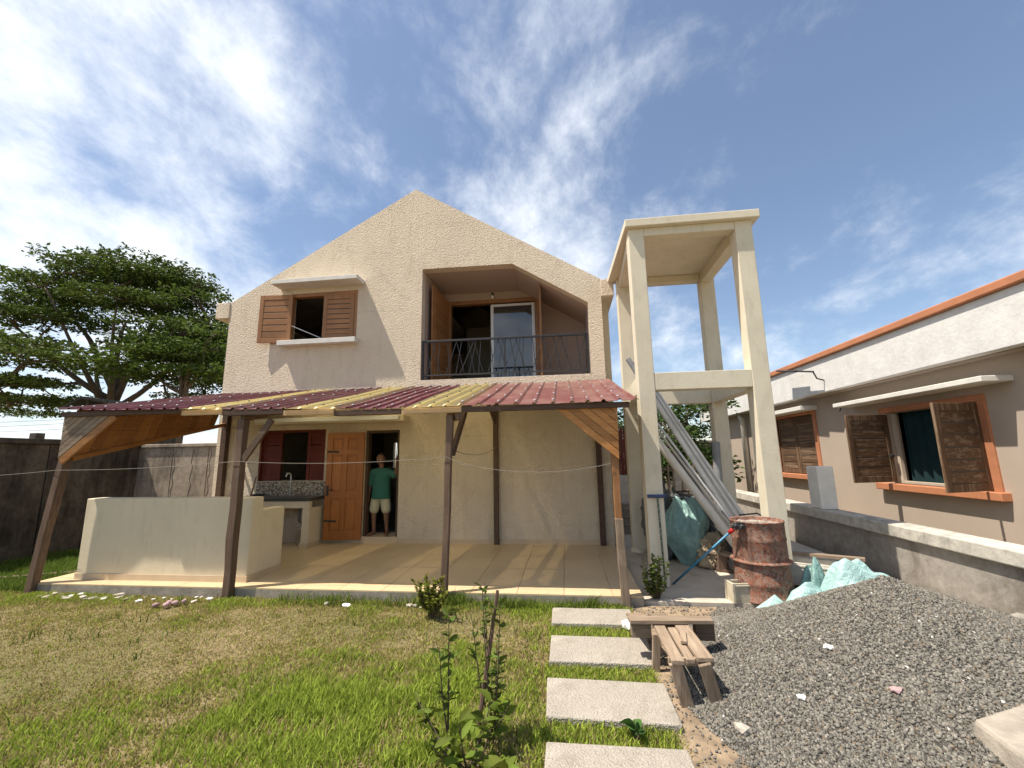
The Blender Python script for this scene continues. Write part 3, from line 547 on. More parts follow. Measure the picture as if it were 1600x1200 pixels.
def post(a, b, w, mat='post_wood_z', wob=0.006, n=7):
    a, b = Vector(a), Vector(b); pts = []; 
    for i in range(n):
        t = i/(n-1); pts.append(a.lerp(b, t)+Vector((random.uniform(-wob, wob), random.uniform(-wob, wob), 0)) if 0 < i < n-1 else a.lerp(b, t))
    mb = MB(); vs = []; fs = []
    for p in pts:
        k = w/2*random.uniform(0.93, 1.05)
        for sx, sy in ((-1, -1), (1, -1), (1, 1), (-1, 1)): vs.append(p+Vector((sx*k, sy*k, 0)))
    for i in range(n-1):
        for j in range(4): fs.append((i*4+j, i*4+(j+1) % 4, (i+1)*4+(j+1) % 4, (i+1)*4+j))
    fs += [(3, 2, 1, 0), tuple(range((n-1)*4, n*4))]
    return mb.add(vs, fs)
part('post', post((-7.30, 5.26, -0.05), (-7.08, 5.30, 2.38), 0.105), 'post_wood_z', cp, 0.008)
part('post', post((-4.32, 5.22, -0.05), (-4.36, 5.27, 2.28), 0.105), 'post_wood_z', cp, 0.008)
part('post', post((-1.50, 5.24, -0.05), (-1.455, 5.29, 2.26), 0.085), 'post_wood_z', cp, 0.008)
part('post', post((0.635, 5.25, -0.05), (0.605, 5.29, 0.98), 0.092), 'grey_wood_z', cp, 0.008, label='weathered grey foot of the right post')
part('post', post((0.603, 5.293, 0.94), (0.60, 5.30, 2.26), 0.085), 'shutter_wood_z', cp, 0.006)
part('post', B(-1.36, -1.27, F-0.10, F-0.014, 0.12, 2.98), 'post_wood_z', cp, 0.005)
part('post', B(0.58, 0.68, F-0.10, F-0.014, 0.12, 2.95), 'dark_beam', cp, 0.005)
part('post', B(-7.12, -7.0, F-0.12, F-0.014, 0.12, 2.95), 'dark_beam', cp, 0.005)
part('brace', MB().bar((-4.30, 5.24, 1.72), (-3.92, 5.24, 2.27), 0.04, 0.085), 'post_wood_x', cp, 0.005)
part('brace', MB().bar((-1.44, 5.34, 1.76), (-1.36, 5.72, 2.36), 0.06, 0.07), 'dark_beam', cp, 0.005)
part('brace', MB().bar((-1.47, 5.50, 2.24), (-1.30, 5.20, 2.235), 0.07, 0.08), 'post_wood_x', cp, 0.005)
part('brace', MB().bar((-1.31, F-0.06, 2.35), (-1.42, 7.6, 2.84), 0.05, 0.06), 'dark_beam', cp, 0.004)
def tri_boards(A, Bp, C, n, mat, ext):
    A, Bp, C = Vector(A), Vector(Bp), Vector(C)
    for i in range(n):
        t0 = i/n+0.006; t1 = (i+1)/n-0.006
        if i == 0: q = [A, A+(Bp-A)*t1, A+(C-A)*t1]
        else: q = [A+(Bp-A)*t0, A+(Bp-A)*t1, A+(C-A)*t1, A+(C-A)*t0]
        e = Vector(ext)*random.uniform(0.9, 1.2)
        part('gable_board', MB().poly(q, e), mat, cp, 0.003)
tri_boards((-7.16, 5.24, 2.44), (-6.42, 5.24, 2.40), (-7.16, 5.24, 1.80), 7, 'grey_wood_x', (0, -0.02, 0))
part('trim_board', MB().bar((-7.12, 5.235, 1.76), (-6.34, 5.235, 2.39), 0.03, 0.10), 'board_wood_x', cp, 0.004)
tri_boards((0.66, 5.24, 2.325), (-0.14, 5.24, 2.335), (0.645, 5.24, 1.66), 6, 'board_wood_x', (0, -0.02, 0))
NB = 17
for i in range(NB):   # slanted boards of the left side
    y0 = 5.30+(8.02-5.30)*i/NB; y1 = 5.30+(8.02-5.30)*(i+1)/NB-0.008
    def zb(y): return 1.82+(2.50-1.82)*(y-5.3)/2.75
    def zt(y): return rz(-7.1, y)-0.02
    sh = 0.26
    q = [(-7.08, max(5.3, y0-sh), zb(max(5.3, y0-sh))), (-7.08, max(5.3, y1-sh), zb(max(5.3, y1-sh))), (-7.08, y1, zt(y1)), (-7.08, y0, zt(y0))]
    if y1-sh <= 5.3: q = [(-7.08, 5.3, zb(5.3)+(5.3-(y0-sh))*2.2), (-7.08, 5.3, zb(5.3)+(5.3-(y1-sh))*2.2), (-7.08, y1, zt(y1)), (-7.08, y0, zt(y0))]
    part('side_board', MB().poly(q, (0.02, 0, 0)), 'board_wood_y', cp, 0.003)
part('trim_board', MB().bar((-7.05, 5.32, 1.80), (-7.05, 8.05, 2.49), 0.035, 0.07), 'board_wood_y', cp, 0.004)
# washing line
def sag(a, b, s, n=14):
    a, b = Vector(a), Vector(b); return [a.lerp(b, i/n)-Vector((0, 0, s*4*(i/n)*(1-i/n))) for i in range(n+1)]
wl_pts = sag((-12.0, 5.9, 1.62), (-7.15, 5.22, 1.64), 0.08)+sag((-7.15, 5.22, 1.64), (-4.36, 5.19, 1.72), 0.03)[1:]+sag((-4.36, 5.19, 1.72), (-1.48, 5.22, 1.73), 0.05)[1:]+sag((-1.48, 5.22, 1.70), (0.55, 5.24, 1.62), 0.13)[1:]
single('clothes_line', MB().tube(wl_pts, 0.0028, 5), 'rope', 'thin washing line strung between the porch posts', 'line')
single('clothes_line', MB().tube(sag((-1.44, 5.40, 1.82), (-1.3, 8.02, 1.9), 0.1)+[(-1.28, 8.02, 1.9)], 0.005, 5), 'rope', 'short cord from the middle porch post to the wall post', 'line')

# ------------------------------------------------------------------ water tower frame
tw = thing('tank_tower', (1.9, 7.0, 0.045), 'tall cream concrete tank stand with four columns and a flat top', 'tower')
part('column', B(1.05, 1.27, 5.90, 6.12, 0.045, 5.004), 'tower_plaster', tw, 0.008)
part('column', B(2.54, 2.77, 5.90, 6.12, 0.045, 5.004), 'tower_plaster', tw, 0.008)
part('column', B(1.13, 1.36, 7.92, 8.12, 0.045, 5.1), 'tower_plaster', tw, 0.008)
part('column', B(2.68, 2.93, 7.92, 8.14, 0.045, 5.1), 'tower_plaster', tw, 0.008)
part('column_foot', MB().lathe([(0, 0), (0.16, 0), (0.155, 0.03), (0.12, 0.06), (0, 0.06)], (1.245, 8.0, 0.045), 20), 'tower_plaster', tw)
part('beam', B(1.272, 2.538, 5.905, 6.10, 2.59, 2.83), 'tower_plaster', tw, 0.006)
part('beam', B(1.362, 2.678, 7.93, 8.11, 2.62, 2.86), 'tower_plaster', tw, 0.006)
for a, b in ((1.07, 1.25), (2.58, 2.76)):
    part('beam', MB().poly([(a, 6.122, 2.59), (a, 6.122, 2.83), (b, 6.122, 2.83), (b, 6.122, 2.59)], (0.1, 1.797, 0.03)), 'tower_plaster', tw)
    part('top_beam', MB().poly([(a, 6.122, 4.82), (a, 6.122, 5.005), (b, 6.122, 5.005), (b, 6.122, 4.82)], (0.1, 1.797, 0.1)), 'tower_plaster', tw)
part('top_beam', B(1.272, 2.538, 5.905, 6.10, 4.88, 5.003), 'tower_plaster', tw, 0.006)
part('top_beam', B(1.362, 2.678, 7.93, 8.11, 4.97, 5.1), 'tower_plaster', tw, 0.006)
part('top_slab', MB().poly([(1.0, 5.82, 5.0), (2.86, 5.82, 5.0), (2.98, 8.22, 5.12), (0.98, 8.22, 5.12)], (0, 0, 0.12)), 'tower_plaster', tw, 0.01)

# ------------------------------------------------------------------ neighbour's house and boundary walls
nb = thing('neighbour_house', (8.0, 9.0, 0), 'single-storey beige house with white parapet, orange trim and wooden shutters', 'house')
NX = 6.0
mb = MB().plate([(-18.2, 0), (-3.0, 0), (-3.0, 3.0), (-18.2, 3.0)], [[(-8.65, 1.12), (-6.86, 1.12), (-6.86, 2.40), (-8.65, 2.40)], [(-12.75, 1.16), (-10.98, 1.16), (-10.98, 2.62), (-12.75, 2.62)]], 0, 0.2)
mb.v = [(NX+v[1], -v[0], v[2]) for v in mb.v]; part('side_wall', mb, 'neighbour_wall', nb)
part('end_wall', B(NX+0.2, 12, 18.0, 18.2, 0, 3.0), 'neighbour_wall', nb); part('end_wall', B(NX+0.2, 12, 3.0, 3.2, 0, 3.0), 'neighbour_wall', nb)
part('room_wall', B(NX+1.4, NX+1.5, 3.2, 18.0, 0, 3.0), 'dark_interior', nb)
part('room_floor', B(NX+0.2, NX+1.4, 3.2, 18.0, 0, 0.1), 'dark_interior', nb)
part('roof_slab', B(5.66, 12, 2.6, 18.4, 3.0, 3.12), 'neighbour_wall', nb)
part('parapet', MB().poly([(5.64, 2.6, 2.985), (5.80, 2.6, 2.985), (5.80, 2.6, 3.72), (5.64, 2.6, 3.72)], (0, 15.6, 0)), 'parapet_white', nb, 0.012)
part('parapet_cap', B(5.58, 5.84, 2.55, 18.25, 3.722, 3.85), 'orange_paint', nb, 0.02)
part('soffit_trim', B(5.82, NX-0.002, 2.6, 18.2, 2.965, 2.998), 'neighbour_wall', nb, 0.01)
# near window
part('window_slab', B(5.60, NX, 6.30, 9.5, 2.61, 2.69), 'slab_white', nb, 0.01)
part('window_trim', MB().box(NX-0.03, NX+0.05, 6.74, 6.86, 1.12, 2.40).box(NX-0.03, NX+0.05, 6.74, 8.8, 2.40, 2.50), 'orange_paint', nb, 0.006)
part('window_sill', B(5.87, NX+0.1, 6.66, 9.02, 1.0, 1.12), 'orange_paint', nb, 0.012)
wf = part('window', MB().box(NX+0.06, NX+0.12, 6.862, 6.92, 1.12, 2.398).box(NX+0.06, NX+0.12, 8.58, 8.645, 1.12, 2.398).box(NX+0.06, NX+0.12, 6.92, 8.58, 1.12, 1.17), 'reveal_paint', nb, 0.004)
cu_ = MB(); vs = []; fs = []
for i in range(60):
    y = 6.92+1.66*i/59; x = NX+0.2+0.035*math.sin(i*0.9)+0.012*math.sin(i*2.3); vs += [(x, y, 1.16), (x+0.02, y, 2.42)]
for i in range(59): fs.append((2*i, 2*i+2, 2*i+3, 2*i+1))
part('curtain', cu_.add(vs, fs), 'curtain', wf, smooth=True)
shutter((NX-0.02, 8.63), (5.14, 8.42), 1.15, 2.37, nb, 'old_shutter', 6)
s2_ = shutter((NX-0.02, 6.88), (5.16, 6.58), 1.13, 2.37, nb, 'old_shutter', 6)
part('bolt', MB().tube([(5.98, 8.62, 1.62), (5.90, 8.58, 1.62)], 0.03, 6), 'iron', wf)
# far window, shutters shut
part('window_slab', B(5.62, NX, 10.75, 13.2, 2.70, 2.80), 'slab_white', nb, 0.01)
part('window_trim', MB().box(NX-0.03, NX+0.05, 10.85, 10.98, 1.16, 2.62).box(NX-0.03, NX+0.05, 12.75, 12.88, 1.16, 2.62).box(NX-0.03, NX+0.05, 10.85, 12.88, 2.62, 2.74), 'orange_paint', nb, 0.006)
part('window_sill', B(5.87, NX+0.1, 10.8, 13.0, 1.04, 1.16), 'orange_paint', nb, 0.012)
shutter((NX+0.03, 10.99), (NX+0.03, 11.86), 1.17, 2.61, nb, 'old_shutter', 7); shutter((NX+0.03, 12.74), (NX+0.03, 11.87), 1.17, 2.61, nb, 'old_shutter', 7)
# wooden door, lamp bracket, downpipe, sockets
sd_ = part('plank_door', B(NX-0.03, NX, 13.45, 14.3, 0.05, 2.15), 'grey_wood_z', nb)
for k in range(12): part('plank', B(NX-0.05, NX-0.03, 13.47, 14.28, 0.08+k*0.172, 0.24+k*0.172), 'grey_wood_y', sd_, 0.004)
part('downpipe', MB().tube([(5.88, 14.75, 0.05), (5.88, 14.75, 2.75), (5.8, 14.7, 2.95)], 0.075, 12), 'pvc_pale', nb, smooth=True)
part('cable_stub', MB().tube([(NX, 9.62, 2.72), (5.93, 9.70, 2.70), (5.90, 9.80, 2.56)], 0.012, 6), 'wire', nb)
lm = thing('solar_lamp', (5.62, 9.7, 3.3), 'black solar flood lamp on a bracket fixed to the white parapet', 'lamp')
part('bracket', MB().tube([(5.63, 9.72, 3.24), (5.50, 9.72, 3.28), (5.44, 9.72, 3.43)], 0.016, 8), 'iron', lm, smooth=True)
part('arm', MB().bar((5.43, 9.70, 3.43), (5.40, 10.25, 3.55), 0.05, 0.035), 'iron', lm, 0.006)
part('lamp_head', MB().bar((5.40, 10.2, 3.54), (5.36, 10.95, 3.70), 0.16, 0.04), 'iron', lm, 0.01)
# right boundary wall
rw = thing('boundary_wall', (4.45, 9, 0), 'low grey concrete boundary wall with pale coping in front of the beige house', 'wall')
part('wall', B(4.34, 4.52, 3.0, 20.0, -0.05, 0.585), 'wall_grey', rw)
part('coping', B(4.27, 4.60, 2.98, 20.02, 0.587, 0.745), 'coping', rw, 0.015)
single('pillar_stub', MB().box(4.30, 4.57, 7.98, 8.30, 0.747, 1.46), 'pillar_white', 'short square white pillar standing on the low boundary wall', 'pillar', bev=0.012)
bk = thing('boundary_wall', (3.0, 20.5, 0), 'far grey concrete wall closing the yard behind the garden trees', 'wall')
part('wall', B(0.0, 12.0, 20.4, 20.6, 0, 2.2), 'wall_stained', bk); part('coping', B(0.0, 12.0, 20.35, 20.65, 2.202, 2.3), 'wall_stained', bk)
# left boundary walls
lw = thing('boundary_wall', (-9.9, 5, 0), 'tall black-stained concrete wall along the left edge of the lawn', 'wall')
for i in range(6): part('wall_panel', B(-9.98, -9.80, -3.0+i*2.0+0.01, -1.0+i*2.0-0.01, -0.05, 2.10), 'wall_black', lw, 0.008)
part('coping', B(-10.03, -9.74, -3.0, 9.0, 2.102, 2.20), 'wall_black', lw, 0.012)
part('pier_cap', B(-9.98, -9.82, 6.76, 6.90, 2.20, 2.31), 'wall_black', lw, 0.01)
bw = thing('boundary_wall', (-8.5, 8.8, 0), 'brown streaked concrete wall between the lawn corner and the house', 'wall')
for i, (a, b) in enumerate(((-9.79, -8.92), (-8.9, -8.02), (-8.0, -7.66), (-7.64, -7.31))): part('wall_panel', B(a, b, 8.72, 8.9, -0.05, 2.06), 'wall_stained', bw, 0.006)
part('coping', B(-9.73, -7.31, 8.68, 8.94, 2.062, 2.14), 'wall_stained', bw, 0.012)
for i in range(3): part('crack', MB().tube([(-7.95-0.45*i+0.03*math.sin(k*2.1+i), 8.718, 2.0-k*0.13) for k in range(9)], 0.004, 5), 'wire', bw)

# ------------------------------------------------------------------ stepping stones and loose stones
sl = [(-0.21, 0.655, 4.63, 5.06), (-0.20, 0.675, 3.82, 4.32), (-0.19, 0.675, 3.06, 3.55), (-0.18, 0.645, 2.25, 2.82), (-0.18, 0.64, 1.45, 2.03)]
nm = ['nearest the porch', 'second from the porch', 'third from the porch', 'fourth from the porch with a plant leaf shading it']
for i, (a, b, c, d) in enumerate(sl[:4]):
    jit = lambda: random.uniform(-0.012, 0.012)
    single('stepping_stone', MB().poly([(a+jit(), c+jit(), 0.0), (b+jit(), c+jit(), 0.0), (b+jit(), d+jit(), 0.0), (a+jit(), d+jit(), 0.0)], (0, 0, 0.05+random.uniform(-.004, .006))), 'washed_concrete', 'pale rough concrete stepping stone, '+nm[i], 'stepping stone', 'stepping stones across the lawn', bev=0.01)
def rock(c, s, seed, flat=0.6):
    r = random.Random(seed); bm = bmesh.new(); bmesh.ops.create_icosphere(bm, subdivisions=1, radius=1)
    ax = (s*r.uniform(0.7, 1.3), s*r.uniform(0.7, 1.2), s*flat*r.uniform(0.7, 1.2)); an = r.uniform(0, 6.28)
    vs = []
    for v in bm.verts:
        k = r.uniform(0.72, 1.15); x, y, z = v.co.x*ax[0]*k, v.co.y*ax[1]*k, v.co.z*ax[2]*k
        vs.append((c[0]+x*math.cos(an)-y*math.sin(an), c[1]+x*math.sin(an)+y*math.cos(an), c[2]+z))
    fs = [tuple(v.index for v in f.verts) for f in bm.faces]; bm.free(); return MB().add(vs, fs)
k = 0
for i in range(46):
    x = random.choice([random.uniform(-7.0, -4.5), random.uniform(-7.0, -4.5), random.uniform(-3.0, 0.1)]); y = random.uniform(5.02, 5.23); s = random.uniform(0.02, 0.06)
    single('broken_stone', rock((x, y, 0.012+s*0.15), s, 100+i, 0.35), random.choice(['stone_pale', 'stone_pale', 'stone_pale', 'stone_white']), 'pale broken stone in the grass along the porch edge', 'stone', 'broken stones along the porch edge')
for i, (x, y) in enumerate(((-4.86, 4.95), (-4.76, 4.93), (-4.82, 4.86), (-4.94, 4.84), (-4.70, 4.99))): single('cobble', rock((x, y, 0.04), 0.045, 300+i, 0.8), 'brick_pink', 'small rounded pinkish stone in a heap before the porch', 'stone', 'heap of pinkish stones', smooth=True)
single('edging_plank', MB().bar((-8.6, 5.62, 0.05), (-7.42, 6.12, 0.06), 0.12, 0.05), 'grey_wood_x', 'grey plank lying in the grass at the left porch corner', 'plank', bev=0.005)

# ------------------------------------------------------------------ gravel pile
def mound(x, y):
    cx, cy = 2.62, 4.12; dx = x-cx; dy = y-cy
    rx = np.where(dx < 0, 1.88, 2.1); ry = np.where(dy < 0, 2.5, 1.15)
    r = np.sqrt((dx/rx)**2+(dy/ry)**2); r = r*(1+0.12*(vnoise(x, y, 0.9)-0.5))
    t = np.clip(1-r, 0, 1); z = 0.77*(t**1.25)/(1+0.10*t); z = z-0.05*np.exp(-(r/0.22)**2)
    return z+(fbm(x, y, 1.7)-0.5)*0.06*np.clip(t*4, 0, 1)+0.012*np.clip(t*10, 0, 1)
gx, gy = np.meshgrid(np.linspace(0.5, 4.34, 110), np.linspace(1.1, 5.6, 120)); gzm = mound(gx, gy); gzm = np.where(gzm < 0.002, -0.03, gzm)
ii = np.arange(gx.size).reshape(gx.shape); Q = np.stack([ii[:-1, :-1], ii[:-1, 1:], ii[1:, 1:], ii[1:, :-1]], -1).reshape(-1, 4)
gp = np_obj('gravel_pile', np_mesh('gravel_pile', np.stack([gx, gy, gzm], -1).reshape(-1, 3), Q, smooth=True), 'gravel_bed'); ORG[gp.name] = Vector((0, 0, 0))
tag(gp, 'large heap of grey gravel beside the stepping stones', 'gravel', kind='stuff')
OCT = np.array([(1, 0, 0), (-1, 0, 0), (0, 1, 0), (0, -1, 0), (0, 0, 1), (0, 0, -1)], float); OF = np.array([(0, 2, 4), (2, 1, 4), (1, 3, 4), (3, 0, 4), (2, 0, 5), (1, 2, 5), (3, 1, 5), (0, 3, 5)])
def stones(N, X, Y, Z, smin, smax, pal, p):
    s = smin+(smax-smin)*rng.random(N)**1.8; base = OCT[None]*(0.65+0.7*rng.random((N, 6, 1)))*s[:, None, None]*np.stack([np.ones(N), 0.6+0.4*rng.random(N), 0.5+0.4*rng.random(N)], -1)[:, None, :]
    q = rng.normal(size=(N, 4)); q /= np.linalg.norm(q, axis=1)[:, None]; w, x, y, z = q.T
    Rm = np.stack([1-2*(y*y+z*z), 2*(x*y-z*w), 2*(x*z+y*w), 2*(x*y+z*w), 1-2*(x*x+z*z), 2*(y*z-x*w), 2*(x*z-y*w), 2*(y*z+x*w), 1-2*(x*x+y*y)], -1).reshape(N, 3, 3)
    V = np.einsum('nij,nkj->nki', Rm, base)+np.stack([X, Y, Z+s*0.25], -1)[:, None, :]
    Fc = (OF[None]+np.arange(N)[:, None, None]*6).reshape(-1, 3); ci = rng.choice(len(pal), N, p=p); C = np.array(pal)[ci]*(0.85+0.3*rng.random((N, 1)))
    return V.reshape(-1, 3), Fc, np.repeat(C, 6, axis=0)
N = 230000; X = rng.uniform(0.62, 4.3, N); Yy = rng.uniform(1.5, 5.45, N); Zm = mound(X, Yy)
edge = fbm(X, Yy, 2.5)*0.25
keep = (Zm > 0.004) | ((X > 0.78+0.30*(Yy-2.6)+edge-0.1) & (X < 2.4) & (rng.random(N) < 0.5)) | ((X > 0.66) & (X < 2.4) & (Yy < 5.3) & (rng.random(N) < 0.05*(0.3+1.4*fbm(X, Yy, 3)))) ; keep &= ~((Zm < 0.01) & (Yy > 5.34)) 
X, Yy, Zm = X[keep], Yy[keep], np.maximum(Zm[keep], 0.008)
pal = [(0.08, 0.075, 0.066), (0.138, 0.13, 0.112), (0.20, 0.187, 0.162), (0.25, 0.232, 0.20), (0.165, 0.13, 0.093), (0.45, 0.43, 0.4)]
V, Fc, Cc = stones(len(X), X, Yy, Zm, 0.0045, 0.0165, pal, [0.14, 0.42, 0.32, 0.05, 0.067, 0.003])
o = np_obj('pebbles', np_mesh('pebbles', V, None, Fc, Cc), 'pebbles', gp); o['kind'] = 'stuff'
def onm(x, y, d=0): return float(mound(np.array([x]), np.array([y]))[0])+d
for nmx, x, y, s, mt, lb in (('stone_shard', 1.83, 3.55, 0.035, 'stone_white', 'bright white stone shard on the left slope of the gravel heap'), ('brick_piece', 1.95, 3.1, 0.045, 'brick_pink', 'pinkish broken brick lump in the middle of the gravel heap'), ('stone_shard', 1.02, 3.05, 0.06, 'stone_pale', 'pale flat stone at the foot of the gravel beside the trestle'), ('stone_shard', 3.6, 4.15, 0.07, 'stone_pale', 'grey flat stone on the gravel close to the boundary wall'), ('stone_shard', 1.45, 3.2, 0.03, 'stone_white', 'small white stone low on the gravel slope')):
    single(nmx, rock((x, y, onm(x, y, 0.015)), s, int(x*1000), 0.55), mt, lb, 'stone')
zb_ = onm(2.3, 2.75)
single('concrete_block', MB().poly([(2.08, 2.80, zb_-0.08), (2.05, 2.35, zb_-0.1), (2.9, 2.45, zb_-0.02), (2.75, 3.0, zb_+0.0)], (0.02, -0.02, 0.13)), 'rough_concrete', 'broken concrete slab lying on the gravel in the near corner', 'slab', bev=0.02)

# ------------------------------------------------------------------ oil drum and building leftovers
dc = (2.25, 5.56, 0.045)
dm = thing('oil_drum', dc, 'rusty red steel drum crusted with cement beside the gravel', 'drum')
part('body', MB().lathe([(0, 0), (0.305, 0), (0.31, 0.02), (0.30, 0.03), (0.297, 0.18), (0.305, 0.20), (0.297, 0.22), (0.29, 0.40), (0.288, 0.44), (0.283, 0.66), (0.291, 0.68), (0.283, 0.70), (0.282, 0.86), (0.29, 0.872), (0.285, 0.885), (0.276, 0.87), (0.272, 0.80), (0, 0.80)], dc, 48), 'drum_paint', dm, smooth=True)
part('hoop', MB().lathe([(0.289, 0.41), (0.325, 0.425), (0.328, 0.435), (0.289, 0.45)], dc, 48), 'drum_paint', dm, smooth=True)
vs = []; fs = []; nr = 10; na = 32
for i in range(nr+1):
    for j in range(na):
        r = 0.272*i/nr; an = 2*math.pi*j/na; vs.append((dc[0]+r*math.cos(an), dc[1]+r*math.sin(an), dc[2]+0.825+random.uniform(0, 0.03)))
for i in range(nr):
    for j in range(na): fs.append((i*na+j, i*na+(j+1) % na, (i+1)*na+(j+1) % na, (i+1)*na+j))
part('cement_fill', MB().add(vs, fs), 'cement_crust', dm)
def blob(c, r, seed, amp=0.25, sub=5, flat=1.0, sc=2.2):
    from mathutils import noise as mn
    bm = bmesh.new(); bmesh.ops.create_icosphere(bm, subdivisions=sub, radius=1); vs = []
    for v in bm.verts:
        p = v.co.normalized(); off = Vector((seed*3.1, seed*1.7, seed*0.9)); k = 1+amp*mn.noise(p*sc+off)*1.4-abs(mn.noise(p*sc*2.2+off))*amp*1.5+abs(mn.noise(p*sc*4.5+off))*amp*0.8-abs(mn.noise(p*sc*9+off))*amp*0.4
        z = p.z*r[2]*k; z = max(z, -r[2]*0.85)
        vs.append((c[0]+p.x*r[0]*k, c[1]+p.y*r[1]*k, c[2]+z))
    fs = [tuple(v.index for v in f.verts) for f in bm.faces]; bm.free(); return MB().add(vs, fs)
from mathutils import noise as mn
def bag(c, r, h, seed):
    vs = []; fs = []; n = 72; k = 40; off = Vector((seed*2.3, seed*1.1, 0))
    for i in range(k):
        t = i/(k-1); rr = r*(math.sin(min(t*2.2+0.35, math.pi*0.5)) if t < 0.55 else 1-((t-0.55)/0.45)**1.6*0.62); zz_ = h*t
        for j in range(n):
            an = 2*math.pi*j/n; p = Vector((math.cos(an)*1.6, math.sin(an)*1.6, t*2.0))
            f_ = 1+0.30*mn.noise(p*0.9+off)+0.10*(1-2*abs(mn.noise(p*2.0+off*2)))+(0.02+0.12*t)*math.sin(an*9+5*mn.noise(p+off))*0.5
            vs.append((c[0]+math.cos(an)*rr*f_+0.06*mn.noise(Vector((0, 0, t*3))+off), c[1]+math.sin(an)*rr*f_*0.85, c[2]+zz_*(1+0.10*mn.noise(p*0.8+off))))
    for i in range(k-1):
        for j in range(n): fs.append((i*n+j, i*n+(j+1) % n, (i+1)*n+(j+1) % n, (i+1)*n+j))
    fs += [tuple(reversed(range(n))), tuple(range((k-1)*n, k*n))]
    return MB().add(vs, fs)
def drape(c, rx, ry, h, seed, rot=0.0, base=lambda x, y: 0.0):
    vs = []; fs = []; n = 96; k = 30; off = Vector((seed*2.7, seed*1.3, seed)); cr, sr = math.cos(rot), math.sin(rot)
    for i in range(k):
        r = i/(k-1)
        for j in range(n):
            an = 2*math.pi*j/n; out = 1+0.35*mn.noise(Vector((math.cos(an)*1.3, math.sin(an)*1.3, 0))+off)+0.10*mn.noise(Vector((math.cos(an)*4, math.sin(an)*4, 1))+off)
            u, v = math.cos(an)*r*out, math.sin(an)*r*out; p = Vector((u*1.6+v*0.5, v*3.0, 0))
            fold = 0.45+1.3*mn.noise(p*0.8+off); fold2 = 1-abs(mn.noise(p*1.6+off*1.7))*2
            z = h*max(0, 1-r**2.4)*(0.62+0.38*fold)+0.03*fold2*(0.4+0.6*(1-r))+0.012
            x, y = c[0]+u*rx*cr-v*ry*sr, c[1]+u*rx*sr+v*ry*cr; vs.append((x, y, max(z, 0.01)+base(x, y)))
    for i in range(k-1):
        for j in range(n): fs.append((i*n+j, i*n+(j+1) % n, (i+1)*n+(j+1) % n, (i+1)*n+j))
    return MB().add(vs, fs)
single('plastic_sack', bag((1.82, 7.1, 0.045), 0.31, 0.98, 1), 'sack_teal', 'big crumpled teal plastic sack standing under the tank tower', 'sack', smooth=True)
single('plastic_sack', blob((1.50, 7.5, 0.62), (0.24, 0.28, 0.68), 2, 0.25), 'sack_grey', 'dark grey sack squeezed behind the left tower column', 'sack', smooth=True)
single('paper_sack', blob((2.12, 6.95, 0.27), (0.24, 0.2, 0.26), 3, 0.35), 'sack_brown', 'crumpled brown paper sack on the concrete under the tower', 'sack', smooth=True)
single('paper_sack', blob((2.28, 7.35, 0.33), (0.26, 0.24, 0.33), 4, 0.35), 'sack_grey', 'dark dirty bag behind the brown paper sack', 'sack', smooth=True)
single('plastic_sheet', drape((2.60, 5.20), 0.40, 0.24, 0.27, 5, 0.25), 'sack_pale_teal', 'pale teal plastic sheet slumped on the gravel by the drum', 'sheet', smooth=True)
single('plastic_sheet', drape((3.12, 5.26), 0.46, 0.27, 0.53, 6, -0.15), 'sack_pale_teal', 'large pale teal sack lying behind the gravel crest', 'sheet', smooth=True)
single('plastic_sheet', drape((2.80, 5.50), 0.22, 0.16, 0.46, 8, 0.3), 'sack_teal', 'small greyish teal bag between the crate and the pale sack', 'sack', smooth=True)
single('plastic_sheet', MB().add([(2.08, 5.12, 0.03), (2.32, 5.06, 0.06), (2.20, 5.18, 0.20), (2.36, 5.2, 0.06), (2.02, 5.25, 0.04)], [(0, 1, 2), (1, 3, 2), (2, 3, 4), (0, 2, 4)]), 'sack_pale_teal', 'pointed scrap of teal plastic at the foot of the drum', 'sheet')
# small crate and foam crate
def crate(name, c, w, d, h, rot, mat, label):
    t = thing(name, c, label, 'crate'); cr, sr = math.cos(rot), math.sin(rot)
    def rb(x0, x1, y0, y1, z0, z1):
        mb = B(x0, x1, y0, y1, z0, z1); mb.v = [(c[0]+v[0]*cr-v[1]*sr, c[1]+v[0]*sr+v[1]*cr, c[2]+v[2]) for v in mb.v]; return mb
    part('bottom', rb(-w/2, w/2, -d/2, d/2, 0, 0.02), mat, t)
    for x0, x1, y0, y1 in ((-w/2, w/2, -d/2, -d/2+0.018), (-w/2, w/2, d/2-0.018, d/2), (-w/2, -w/2+0.018, -d/2+0.018, d/2-0.018), (w/2-0.018, w/2, -d/2+0.018, d/2-0.018)): part('side', rb(x0, x1, y0, y1, 0.02, h), mat, t, 0.004)
    for x, y in ((-w/2, -d/2), (w/2, -d/2), (w/2, d/2), (-w/2, d/2)): part('corner_rib', rb(x-0.014, x+0.014, y-0.014, y+0.014, 0.0, h+0.005), mat, t, 0.003)
    for y in (-d/2-0.008, d/2-0.006): part('rim', rb(-w/2-0.01, w/2+0.01, y, y+0.014, h*0.82, h*0.9), mat, t, 0.002)
    return t
crate('plastic_crate', (1.93, 5.44, 0.047), 0.21, 0.16, 0.21, 0.15, 'box_beige', 'small dirty beige plastic box at the foot of the drum')
crate('foam_crate', (2.98, 5.86, 0.13), 0.52, 0.34, 0.26, -0.5, 'dirty_white', 'dirty white crate between the drum and the boundary wall')
single('timber', B(2.76, 3.20, 5.72, 5.98, 0.045, 0.128), 'post_wood_x', 'dark timber block under the dirty white crate', 'timber', bev=0.006)
